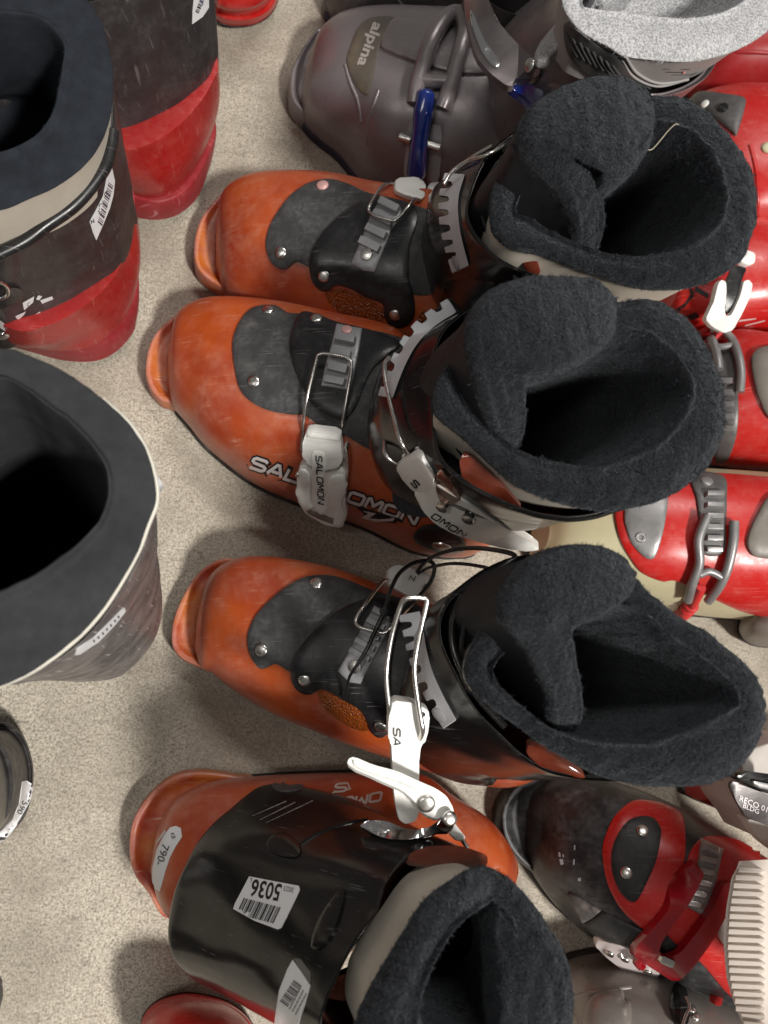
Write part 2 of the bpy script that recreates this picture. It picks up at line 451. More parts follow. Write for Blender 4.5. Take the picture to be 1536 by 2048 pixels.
# ------------------------------------------------------------------ soft lining helpers
def wobble(p, s, seed):
    """smooth vector noise for arrays"""
    p = np.asarray(p) * s; o = np.zeros_like(p)
    r = np.random.default_rng(seed)
    for k in range(5):
        A = r.normal(size=(3, 3)) * (1.0 + 0.6 * k); ph = r.uniform(0, 6.28, 3)
        o += np.sin(p @ A + ph) / (1 + 0.35 * k)
    return o / 2.2
def pile(th, V, F, matl, parent, dens, length, seed=1, width=0.17, lie=1.0, keep=None, name='fleece_pile', clump=1.0, grav=0.0):
    """short matted fibres on a surface: real thin blades, one mesh"""
    r = np.random.default_rng(seed)
    V = np.asarray(V, float)
    T = []
    for f in F:
        T.append(f[:3])
        if len(f) == 4: T.append((f[0], f[2], f[3]))
    T = np.array(T); a, b, c = V[T[:, 0]], V[T[:, 1]], V[T[:, 2]]
    n = np.cross(b - a, c - a); ar = np.linalg.norm(n, axis=1) * 0.5; n /= (ar * 2)[:, None] + 1e-15
    cnt = r.poisson(ar * 1e6 * dens); ti = np.repeat(np.arange(len(T)), cnt)
    u = r.random(len(ti)); v = r.random(len(ti)); s = u + v > 1; u[s] = 1 - u[s]; v[s] = 1 - v[s]
    p = a[ti] + (b - a)[ti] * u[:, None] + (c - a)[ti] * v[:, None]; nn = n[ti]
    if keep is not None:
        k = keep(p, nn); p = p[k]; nn = nn[k]
    if clump:
        g = wobble(p, 520, seed + 31)[:, 0] + 0.7 * wobble(p, 1100, seed + 33)[:, 1]
        k = r.random(len(p)) < np.clip(0.55 + 0.75 * g, 0.05, 1.0); p = p[k]; nn = nn[k]; g = g[k]
    else: g = np.zeros(len(p))
    K = len(p)
    d = wobble(p, 70, seed) * 0.5 + wobble(p, 260, seed + 5) * 1.1 * clump + wobble(p, 650, seed + 9) * 1.0 * clump + r.normal(size=(K, 3)) * 0.22
    d -= nn * (d * nn).sum(1)[:, None]
    d = d * lie + nn * (0.55 + 0.3 * r.random(K))[:, None]; d /= np.linalg.norm(d, axis=1)[:, None]
    ln = length * 0.001 * (0.55 + 0.9 * r.random(K)) * (0.8 + 0.45 * wobble(p, 330, seed + 3)[:, 0])
    ln = ln * np.clip(0.85 + 0.45 * g, 0.4, 1.6)
    ln = np.clip(ln, length * 0.0003, length * 0.0019)
    sd = np.cross(d, r.normal(size=(K, 3))); sd /= np.linalg.norm(sd, axis=1)[:, None] + 1e-12
    wd = width * 0.001 * (0.6 + 0.8 * r.random(K))
    d2 = d + wobble(p, 500, seed + 13) * 0.7; d2 -= nn * 0.35; d2 /= np.linalg.norm(d2, axis=1)[:, None]
    p0 = p - nn * 0.0003; p1 = p0 + d * (ln * 0.55)[:, None]; p2 = p1 + d2 * (ln * 0.45)[:, None]
    W = np.empty((K, 5, 3)); W[:, 0] = p0 - sd * (wd / 2)[:, None]; W[:, 1] = p0 + sd * (wd / 2)[:, None]
    W[:, 2] = p1 - sd * (wd * 0.42)[:, None]; W[:, 3] = p1 + sd * (wd * 0.42)[:, None]; W[:, 4] = p2
    W = (W.reshape(-1, 3) - th.loc).astype(np.float32)
    base = (np.arange(K) * 5)[:, None]
    tr = np.concatenate([base + np.array([[0, 1, 3]]), base + np.array([[0, 3, 2]]), base + np.array([[2, 3, 4]])], 1).reshape(-1)
    me = bpy.data.meshes.new(name); nt = K * 3
    me.vertices.add(len(W)); me.vertices.foreach_set('co', W.ravel())
    me.loops.add(nt * 3); me.loops.foreach_set('vertex_index', tr.astype(np.int32))
    me.polygons.add(nt); me.polygons.foreach_set('loop_start', (np.arange(nt) * 3).astype(np.int32))
    me.materials.append(matl); me.update(); me.validate()
    o = bpy.data.objects.new(name, me); COL.objects.link(o); o.parent = parent; o['kind'] = 'stuff'
    return o

def inset(ring, mm, cen=None):
    ring = np.asarray(ring); c = ring.mean(0) if cen is None else cen
    d = ring - c; d[:, 2] = 0; l = np.linalg.norm(d, axis=1)[:, None]
    return ring - d / (l + 1e-9) * mm * 0.001

def setz(ring, z):
    r = np.array(ring, float); r[:, 2] = np.asarray(z) * 0.001; return r

def liner(th, out, inn, zs, mats, seed, depth_shift=(0, 0), outer_drop=55, fur=(2.4, 2.1), bulge=0.22, roll_drop=12, furmat=None, lump_amp=1.6, nc=200, lip_in=4, beige_inset=6, furrow=2.05, deep=(45, 110, 200), pilewall=True, outlow=None):
    """closed padded collar. out / inn: photo pixels of its outer and inner edge, zs: height (mm) per station"""
    k = len(out); zs = np.asarray(zs, float)
    O = np.array([P(o[0], o[1], z) for o, z in zip(out, zs)]); I = np.array([P(i[0], i[1], z + 1) for i, z in zip(inn, zs)])
    wd = np.linalg.norm((O - I)[:, :2], axis=1) * 1000
    cen = I.mean(0)
    ds = np.array([depth_shift[0], depth_shift[1], 0]) * 0.001
    low = inset(O, beige_inset + 3, cen) if outlow is None else inset(O, outlow, cen)
    rows = [setz(low, zs - outer_drop), setz(inset(O, beige_inset, cen), zs - roll_drop - 1), setz(inset(O, 0.6, cen), zs - roll_drop * 0.45), O,
            setz(O * 0.62 + I * 0.38, zs + wd * bulge), setz(O * 0.2 + I * 0.8, zs + wd * bulge * 0.72), I]
    Iin = inset(I, lip_in, cen)
    rows += [setz(Iin + ds * 0.1, zs - deep[0]), setz(inset(I, lip_in + 3, cen) + ds * 0.45, zs - deep[1]),
             setz(cen + (I - cen) * 0.72 + ds, zs - deep[2]), setz(cen + (I - cen) * 0.05 + ds * 1.15, zs * 0 + max(12, zs.mean() - deep[2] - 20))]
    nr = 84
    G = grid(rows, nr, nc, True); 
    rowpar = np.repeat(np.linspace(0, len(rows) - 1, nr)[:, None], nc, 1)
    V = G.reshape(-1, 3)
    n = wobble(V, 55, seed)[:, :1] * 0.6 + wobble(V, 170, seed + 1)[:, :1] * 0.6 + wobble(V, 420, seed + 2)[:, :1] * 0.30
    amp = np.clip((rowpar.ravel() - 1.6) / 0.8, 0, 1) * np.clip((10 - rowpar.ravel()) / 2, 0, 1)
    d = V - (cen + ds * 0.5); d /= np.linalg.norm(d, axis=1)[:, None]
    V = V + (np.array([[0, 0, 0.6]]) + d * 0.5) * n * (amp * lump_amp * 0.001)[:, None]
    F = gfaces(nr, nc, True)
    F = [f[::-1] for f in F]
    # normals outwards: test
    i0 = nc * int(3.9 / 10 * (nr - 1)); c0 = V[[F[i0][0], F[i0][1], F[i0][2]]]
    if np.cross(c0[1] - c0[0], c0[2] - c0[0])[2] < 0: F = [f[::-1] for f in F]
    fr = rowpar.ravel()[[f[0] for f in F]]
    idx = np.where(fr < furrow - 0.35, 0, 1)
    o = th.add('liner', V, F, [mats[0], mats[1]], idx=idx)
    FF = [f for f, q in zip(F, fr) if furrow - 0.45 <= q < 6.3]
    pile(th, V, FF, furmat or FURH, o, fur[0], fur[1], seed)
    if furmat is None:
        FL = [f for f, q in zip(F, fr) if furrow - 0.2 <= q < 7.4]
        pile(th, V, FL, mat('pale_lint', (0.34, 0.32, 0.28), 0.8), o, 0.0035, 1.1, seed + 60, width=0.35, clump=0, name='lint')
    if pilewall:
        FF = [f for f, q in zip(F, fr) if 6.3 <= q < 8.6]
        pile(th, V, FF, furmat or FURH, o, fur[0] * 0.35, fur[1] * 0.8, seed + 40)
    return o, V, F

def tongue(th, st, mats, seed, fur=(2.4, 2.1), bulge=0.30, skirt=150, front_shift=(0, 0), furmat=None, lump_amp=1.5, nu=120, name='tongue', inner_drop=110, fstart=2.8):
    """padded upright tongue, rolled over at the top. st: (front px, inner px, z) along its length"""
    k = len(st)
    Fp = np.array([P(*s[0], s[2]) for s in st]); G_ = np.array([P(*s[1], s[2]) for s in st]); z = np.array([s[2] for s in st], float)
    wd = np.linalg.norm((Fp - G_)[:, :2], axis=1) * 1000
    fs = np.array([front_shift[0], front_shift[1], 0]) * 0.001
    mid = Fp * 0.5 + G_ * 0.5
    thin = Fp * 0.62 + G_ * 0.38
    rows = [setz(thin + fs, z - skirt), setz(Fp * 0.8 + mid * 0.2 + fs * 0.5, z - skirt * 0.5), setz(Fp * 0.92 + mid * 0.08 + fs * 0.12, z - 20 - wd * 0.3), setz(Fp, z),
            setz(Fp * 0.75 + G_ * 0.25, z + wd * bulge * 0.8), setz(mid, z + wd * bulge), setz(Fp * 0.22 + G_ * 0.78, z + wd * bulge * 0.75), setz(G_, z),
            setz(G_ * 0.9 + mid * 0.1 + fs * 0.08, z - 18 - wd * 0.25), setz(G_ * 0.4 + mid * 0.6 + fs * 0.5, z - inner_drop * 0.5), setz(thin * 1.0 + fs * 1.0, z - inner_drop)]
    nr = 80
    G = grid(rows, nr, nu); rp_ = np.repeat(np.linspace(0, len(rows) - 1, nr)[:, None], nu, 1).ravel()
    V = G.reshape(-1, 3)
    amp = np.clip((rp_ - 1.7) / 0.8, 0, 1) * np.clip((9.5 - rp_) / 1.5, 0, 1)
    n = wobble(V, 60, seed)[:, :1] * 0.6 + wobble(V, 170, seed + 1)[:, :1] * 0.6 + wobble(V, 420, seed + 2)[:, :1] * 0.30
    V = V + np.array([[0.2, 0.1, 0.8]]) * n * (amp * lump_amp * 0.001)[:, None]
    F = gfaces(nr, nu)
    c0 = V[list(F[nu * (nr // 2) + nu // 2][:3])]
    if np.cross(c0[1] - c0[0], c0[2] - c0[0])[2] < 0: F = [f[::-1] for f in F]
    fr = rp_[[f[0] for f in F]]
    # close both ends
    F = list(F); j0 = [i * nu for i in range(nr)]; j1 = [i * nu + nu - 1 for i in range(nr)]
    idx = list(np.where(fr < fstart, 0, 1))
    for i in range(nr // 2):
        a, b, c, d = i, i + 1, nr - 2 - i, nr - 1 - i
        if b >= c: break
        F.append((a * nu, b * nu, c * nu, d * nu)); F.append((a * nu + nu - 1, d * nu + nu - 1, c * nu + nu - 1, b * nu + nu - 1)); idx += [1, 1]
    o = th.add(name, V, F, [mats[0], mats[1]], idx=idx)
    FF = [f for f, q in zip(F, fr) if fstart - 0.05 <= q < 8.6] + F[len(fr):]
    pile(th, V, FF, furmat or FURH, o, fur[0], fur[1], seed + 20)
    return o, V, F

# ------------------------------------------------------------------ hard shell helpers
class Frame:
    """boot axes on the floor: x runs from the toe to the heel, y to the near side of the picture"""
    def __init__(s, toe, heel, z=12):
        s.o = P(*toe, z); s.o[2] = 0; h = P(*heel, z); h[2] = 0
        s.len = np.linalg.norm(h - s.o) * 1000; s.x = (h - s.o) / np.linalg.norm(h - s.o); s.y = np.array([s.x[1], -s.x[0], 0])
    def __call__(s, x, y, z): return s.o + (s.x * x + s.y * y + np.array([0, 0, 1.0]) * z) * 0.001
    def inv(s, p):
        d = (np.asarray(p) - s.o) * 1000; return np.array([d @ s.x, d @ s.y, d[2]])

def lower_shell(secs, nr=90, nc=72, base=10, exp=2.3, tuck=3.0, bumps=None):
    """secs: (near px, far px, top height, near bulge height, far bulge height [, ridge shift]) from the toe backwards"""
    rows = []
    for s in secs:
        n, f, zt, zn, zf = s[:5]; sh = s[5] if len(s) > 5 else 0.0
        A = P(*n, zn); B = P(*f, zf); a2, b2 = A.copy(), B.copy(); a2[2] = b2[2] = 0
        mid = (a2 + b2) / 2; hv = (a2 - b2) / 2; L_ = np.linalg.norm(hv); hu = hv / (L_ + 1e-9)
        r = [a2 - hu * tuck * 0.001 + np.array([0, 0, base * 0.001]), a2 - hu * tuck * 0.0003 + np.array([0, 0, (base + (zn - base) * 0.5) * 0.001])]
        for t in np.linspace(0, math.pi, 11):
            c, q = math.cos(t), math.sin(t)
            lat = math.copysign(abs(c) ** (2 / exp), c); up = q ** (2 / exp)
            zb = (zn * (1 + c) + zf * (1 - c)) / 2
            r.append(mid + hv * lat + hu * sh * 0.001 * up + np.array([0, 0, (zb + (zt - zb) * up) * 0.001]))
        r += [b2 + hu * tuck * 0.0003 + np.array([0, 0, (base + (zf - base) * 0.5) * 0.001]), b2 + hu * tuck * 0.001 + np.array([0, 0, base * 0.001])]
        rows.append(r)
    G = grid(rows, nr, nc); V = G.reshape(-1, 3)
    F = gfaces(nr, nc)
    c0 = V[list(F[nc * (nr // 2) + nc // 2][:3])]
    if np.cross(c0[1] - c0[0], c0[2] - c0[0])[2] < 0: F = [f[::-1] for f in F]
    # close the toe and the heel end
    V = list(V)
    for i0 in (0, (nr - 1) * nc):
        ci = len(V); V.append(np.mean([V[i0 + j] for j in range(nc)], 0))
        for j in range(nc): F.append((i0 + j, i0 + (j + 1) % nc, ci) if i0 else (i0 + (j + 1) % nc, i0 + j, ci))
    return np.array(V), F, [r[0] for r in rows], [r[-1] for r in rows]

def sole(th, near, far, matl=None, top=11, out=1.0, n=80, name='sole'):
    pl = np.array(list(near) + list(far[::-1])); pl[:, 2] = 0
    R = cr(pl, n, True); R = inset(R, -out)
    rows = [setz(inset(R, 2), 0.6), setz(R, 2.2), setz(R, top - 1.0), setz(inset(R, 1.2), top)]
    V = np.concatenate(rows); F = gfaces(4, n, True)
    V = np.vstack([V, rows[0].mean(0), rows[3].mean(0)]); a, b = len(V) - 2, len(V) - 1
    for j in range(n): F.append((a, (j + 1) % n, j)); F.append((b, 3 * n + j, 3 * n + (j + 1) % n))
    bm = bmesh.new(); vs = [bm.verts.new(v) for v in V]
    for f in F: bm.faces.new([vs[i] for i in f])
    return th.addbm(name, bm, matl or SOLE, angle=50)

def lug(th, poly, mat_, z=20, z0=2.5, name='toe_lug', bevel=2.0):
    """toe or heel ledge: an upright edge, a raised rim and a valley towards the shell"""
    R = np.array([P(x, y, z) for x, y in px_smooth(poly, 5)]); n = len(R)
    rows = [setz(inset(R, 0.8), z0), setz(R, z0 + 1.2), setz(inset(R, -0.4), z * 0.55), setz(inset(R, 0.1), z - 1.5), setz(inset(R, 1.2), z - 0.2), setz(inset(R, 2.6), z),
            setz(inset(R, 4.4), z - 0.5), setz(inset(R, 6.5), z - 1.8), setz(inset(R, 10.0), z - 3.0), setz(inset(R, 16.0), z - 3.0)]
    nr = 34; G = grid(rows, nr, n, True); V = list(G.reshape(-1, 3)); F = gfaces(nr, n, True)
    f = F[n * 8]; c0 = np.array([V[i] for i in f[:3]]); cen = np.mean(V, 0)
    if np.dot(np.cross(c0[1] - c0[0], c0[2] - c0[0]), c0.mean(0) - cen) < 0: F = [q[::-1] for q in F]
    V.append(G[-1].mean(0)); k = len(V) - 1
    for j in range(n): F.append(((nr - 1) * n + j, (nr - 1) * n + (j + 1) % n, k))
    o = th.add(name, V, F, mat_, angle=80)
    rr = np.repeat(np.linspace(0, 9, nr), n)
    w_ = np.concatenate([np.exp(-((rr - 3.6) / 1.6) ** 2), [0]])
    at = o.data.attributes.new('wear', 'FLOAT', 'POINT'); at.data.foreach_set('value', w_.astype(np.float32))
    return o

def toe_wear(o, nr=90, nc=72, toe=9.0, side=0.5):
    """rubbed zones of a lower shell: round the toe and along the widest line"""
    i = np.repeat(np.arange(nr), nc); j = np.tile(np.arange(nc), nr) / (nc - 1)
    w_ = np.exp(-(i / toe) ** 2) + side * (np.exp(-((j - 0.17) / 0.07) ** 2) + np.exp(-((j - 0.83) / 0.07) ** 2)) * (i < nr * 0.75)
    w_ = np.concatenate([np.clip(w_, 0, 1), [1, 0]])
    at = o.data.attributes.new('wear', 'FLOAT', 'POINT'); at.data.foreach_set('value', w_.astype(np.float32))

def cuff_loft(th, rings, matl, name='cuff', lip=3.2, nr=60, nc=110, wall=70, put=None, lipz=2.0, wob=0.9):
    """rings: closed control rings (world) from the bottom to the collar edge; the collar gets a rolled lip and an inner wall"""
    T = np.asarray(rings[-1])
    rr = [np.asarray(r) for r in rings]
    rr = rr[:-1] + [T - np.array([0, 0, 0.0015]), inset(T, lip * 0.4) + np.array([0, 0, lipz * 0.001]), inset(T, lip), setz(inset(T, lip + 1.5), T[:, 2] * 1000 - wall * 0.4), setz(inset(T, lip + 4), T[:, 2] * 1000 - wall)]
    G = grid(rr, nr, nc, True); V = G.reshape(-1, 3); F = gfaces(nr, nc, True)
    dv = V - V.mean(0); dv[:, 2] = 0; dv /= np.linalg.norm(dv, axis=1)[:, None] + 1e-9
    V = V + dv * (wobble(V, 30, 77)[:, :1] + 0.5 * wobble(V, 75, 78)[:, :1]) * wob * 0.001
    # outward
    i = nc * 5; f = F[i]; c0 = V[list(f[:3])]
    if np.dot(np.cross(c0[1] - c0[0], c0[2] - c0[0]), c0.mean(0) - V[:nc].mean(0)) < 0: F = [q[::-1] for q in F]
    o = th.add(name, V, F, matl, angle=60)
    if put is not None: put.put(V, F)
    return o, V, F

def rivets(th, pxs, surf, r=4.6, matl=None, h=1.4, name='rivet'):
    return [disc(th, name, p, surf, r, matl or STEEL, h=h) for p in pxs]

def rack_comb(th, spine, d0, d1, ws, wt, n, C, z0, z1, matl, lift=3.0, thick=5.0, fill=0.52, solid=0.10, name='buckle_rack'):
    """toothed rack cut as one comb: spine = outer edge in pixels, d0/d1 tooth directions at its two ends"""
    m = n * 12; S_ = cr(spine, m + 1); t = np.linspace(0, 1, m + 1)[:, None]
    D_ = np.array(d0, float) * (1 - t) + np.array(d1, float) * t; D_ /= np.linalg.norm(D_, axis=1)[:, None]
    ws = np.interp(t[:, 0], [0, 1], ws if hasattr(ws, '__len__') else (ws, ws)); wt = np.interp(t[:, 0], [0, 1], wt if hasattr(wt, '__len__') else (wt, wt))
    out = [(tuple(S_[i]), t[i, 0]) for i in range(0, m + 1, 3)]
    inner = []
    for k in range(n):
        a = (1 - solid) * k / n; b = (1 - solid) * (k + fill) / n; c = (1 - solid) * (k + 1) / n
        def pt(u, dd):
            q = np.array([np.interp(u, t[:, 0], S_[:, 0]), np.interp(u, t[:, 0], S_[:, 1])]); v = np.array([np.interp(u, t[:, 0], D_[:, 0]), np.interp(u, t[:, 0], D_[:, 1])])
            return tuple(q + v * (np.interp(u, t[:, 0], ws) + dd * np.interp(u, t[:, 0], wt))), u
        inner += [pt(a + 0.002, 0.15), pt(a + 0.004, 1), pt(b, 1), pt(b + 0.003, 0.15), pt((b + c) / 2, 0.0)]
    inner += [pt(1 - solid + 0.002, 0.15), pt(1 - solid + 0.005, 1), pt(1, 1)]
    pts = out + inner[::-1]
    W = pwc(C, lift, *[(p[0], p[1], z0 + (z1 - z0) * u) for p, u in pts])
    c = np.mean([p for p, u in pts], 0)
    return prism(th, name, W, ray(*c) * thick, matl, bevel=0.5, seg=1, rnd=0)
def comb_teeth(th, quads, surf, h, matl, parent, name='rack_tooth', taper=0.85):
    return [lump(th, name, q, surf, h, matl, taper=taper, parent=parent) for q in quads]

def strip_quads(a, b, wa, wb, n, fill=0.55, t0=0.0, t1=1.0):
    """n blocks across a strip running from pixel a to pixel b with half widths wa, wb"""
    a = np.array(a, float); b = np.array(b, float); d = b - a; L_ = np.linalg.norm(d); d /= L_; nrm = np.array([-d[1], d[0]]); out = []
    for i in range(n):
        t = t0 + (t1 - t0) * (i + 0.5) / n; h = (t1 - t0) / n * fill / 2
        q = []
        for tt, s in ((t - h, 1), (t + h, 1), (t + h, -1), (t - h, -1)):
            w_ = wa + (wb - wa) * tt; q.append(tuple(a + d * L_ * tt + nrm * s * w_))
        out.append(q)
    return out
# ------------------------------------------------------------------ orange boots
def pwc(surf, lift, *a):
    out = []
    for x, y, z in a:
        d = ray(x, y); t = (z * 0.001 - HCAM) / d[2]
        if surf.b is None: surf.cast(x, y)
        h = surf.b.ray_cast(Vector(CAMPOS), Vector(d))
        if h[0] is not None: t = min(t, h[3] - lift * 0.001)
        out.append(CAMPOS + d * t)
    return out
def osurf(th, *objs):
    s = Surf()
    for o in objs: s.put([np.array(v.co) + th.loc for v in o.data.vertices], [tuple(p.vertices) for p in o.data.polygons])
    return s
GLY = {'S': [[(1, .86), (.85, 1), (.15, 1), (0, .85), (0, .66), (.15, .53), (.85, .47), (1, .34), (1, .15), (.85, 0), (.1, 0), (0, .12)]],
       'A': [[(0, 0), (.42, 1), (.58, 1), (1, 0)], [(.24, .30), (.76, .30)]], 'L': [[(0, 1), (0, 0), (.95, 0)]],
       'O': [[(.16, 0), (.84, 0), (1, .14), (1, .86), (.84, 1), (.16, 1), (0, .86), (0, .14), (.16, 0)]],
       'M': [[(0, 0), (0, .92), (.08, 1), (.16, .98), (.5, .35), (.84, .98), (.92, 1), (1, .92), (1, 0)]], 'N': [[(0, 0), (0, .96), (.1, 1), (.9, 0), (1, .04), (1, 1)]]}
def stroke_text(th, name, body, org, right, up, surf, matl, t, lift, parent=None, adv=1.28, sub=3):
    """wide block lettering as flat strokes; right/up = pixel vectors of one letter box, t = half stroke in pixels"""
    V = []; F = []
    org, right, up = (np.array(v, float) for v in (org, right, up)); x = 0.0
    for n_, ch in enumerate(body):
        if ch == ' ': x += 0.6; continue
        for li, pl in enumerate(GLY[ch]):
            p = np.array([org + right * (x + a) + up * b for a, b in pl])
            cl = np.linalg.norm(p[0] - p[-1]) < 1e-6
            q = [p[0]]
            for a, b in zip(p[:-1], p[1:]):
                k = max(1, int(np.linalg.norm(b - a) / 7)); q += [a + (b - a) * (i + 1) / k for i in range(k)]
            q = np.array(q)
            if cl: q = q[:-1]
            m = len(q); o = len(V)
            for i in range(m):
                a = q[(i - 1) % m] if (cl or i > 0) else q[i]; b = q[(i + 1) % m] if (cl or i < m - 1) else q[i]
                d1 = q[i] - a; d2 = b - q[i]
                n1 = np.array([-d1[1], d1[0]]); n2 = np.array([-d2[1], d2[0]]); l1, l2 = np.linalg.norm(n1), np.linalg.norm(n2)
                n1 = n1 / l1 if l1 > 1e-9 else n2 / l2; n2 = n2 / l2 if l2 > 1e-9 else n1
                nb = n1 + n2; L_ = np.linalg.norm(nb)
                nb = n1 if L_ < 0.3 else nb / L_
                k = t / max(0.55, abs(nb @ n1))
                e = np.zeros(2)
                if not cl and i in (0, m - 1): e = (q[0] - q[1] if i == 0 else q[-1] - q[-2]); e = e / np.linalg.norm(e) * (t if t > 3.4 else 0.0)
                for sgn in (1, -1):
                    h, nn = surf.cast(*(q[i] + nb * k * sgn + e)); V.append(h + nn * (lift + 0.02 * li + 0.008 * (n_ % 3)) * 0.001)
            for i in range(m if cl else m - 1):
                a, b = o + 2 * i, o + 2 * ((i + 1) % m); F.append((a, a + 1, b + 1, b))
        x += adv
    G = []
    for f in F:
        a, b, c = (V[i] for i in f[:3])
        G.append(f if np.dot(np.cross(b - a, c - a), CAMPOS - a) > 0 else f[::-1])
    return th.add(name, V, G, matl, parent, smooth=False)
def on(surf, px, lift):
    h, n = surf.cast(*px); return h + n * lift * 0.001
def ell(fr, cx, cy, a, b, zf, zb, zs=None, k=14, sq=2.2):
    out = []
    for i in range(k):
        t = 2 * math.pi * i / k
        c, s = math.cos(t), math.sin(t)
        x = cx - a * math.copysign(abs(c) ** (2 / sq), c); y = cy + b * math.copysign(abs(s) ** (2 / sq), s)
        z = zf * (1 + c) / 2 + zb * (1 - c) / 2
        if zs is not None: z = z * (1 - abs(s) ** 2) + zs * abs(s) ** 2
        out.append(fr(x, y, z))
    return out
def resample(ring, k): return cr(ring, k, True)

def orange_base(D):
    """lower shell, sole, lug, guards, cuff, liner and tongue of one orange boot; returns what the buckles need"""
    th = Thing('ski_boot', D['label'], 'ski boot', Frame(*D['axis'])(150, 0, 0), D.get('group'))
    fr = Frame(*D['axis'])
    V, F, nb, fb = lower_shell(D['secs'])
    shell = th.add('lower_shell', V, F, ORANGE, angle=70); toe_wear(shell)
    S = Surf().put(V, F)
    sole(th, nb, fb)
    if 'lug' in D: lug(th, D['lug'], ORANGE2, z=D.get('lugz', 22))
    SF = Surf().put(V, F)
    if 'win' in D:
        for q in D['win']: patch(th, 'amber_window', q, S, AMBER, thick=0.5, round_px=0, base=0.1)
    patch(th, 'toe_guard', D['guard'], S, RUB, thick=2.2, put=SF, round_px=9)
    S2 = Surf(); S2.V = list(SF.V); S2.F = list(SF.F)
    patch(th, 'instep_flap', D['flap'], SF, RUBD if D.get('dull') else BLK, thick=3.4, put=S2, round_px=14)
    rivets(th, D['riv'], S2)
    # cuff
    T = np.array([P(*p) for p in D['collar']]); k = len(T)
    B0 = resample(ell(fr, *D['ankle']), k); B1 = resample(ell(fr, *D['shin']), k)
    SCf = Surf()
    o, cV, cF = cuff_loft(th, [B0, B1, T * 0.5 + B1 * 0.5 + (T * 0.5 + B1 * 0.5 - (T * 0.5 + B1 * 0.5).mean(0)) * np.array([0.03, 0.03, 0]), T], BLKG, put=SCf)
    if 'edge' in D: wire(th, 'inner_collar', [P(*p) for p in D['edge']], 2.0, BLKG, n=10)
    return th, fr, S, S2, SCf

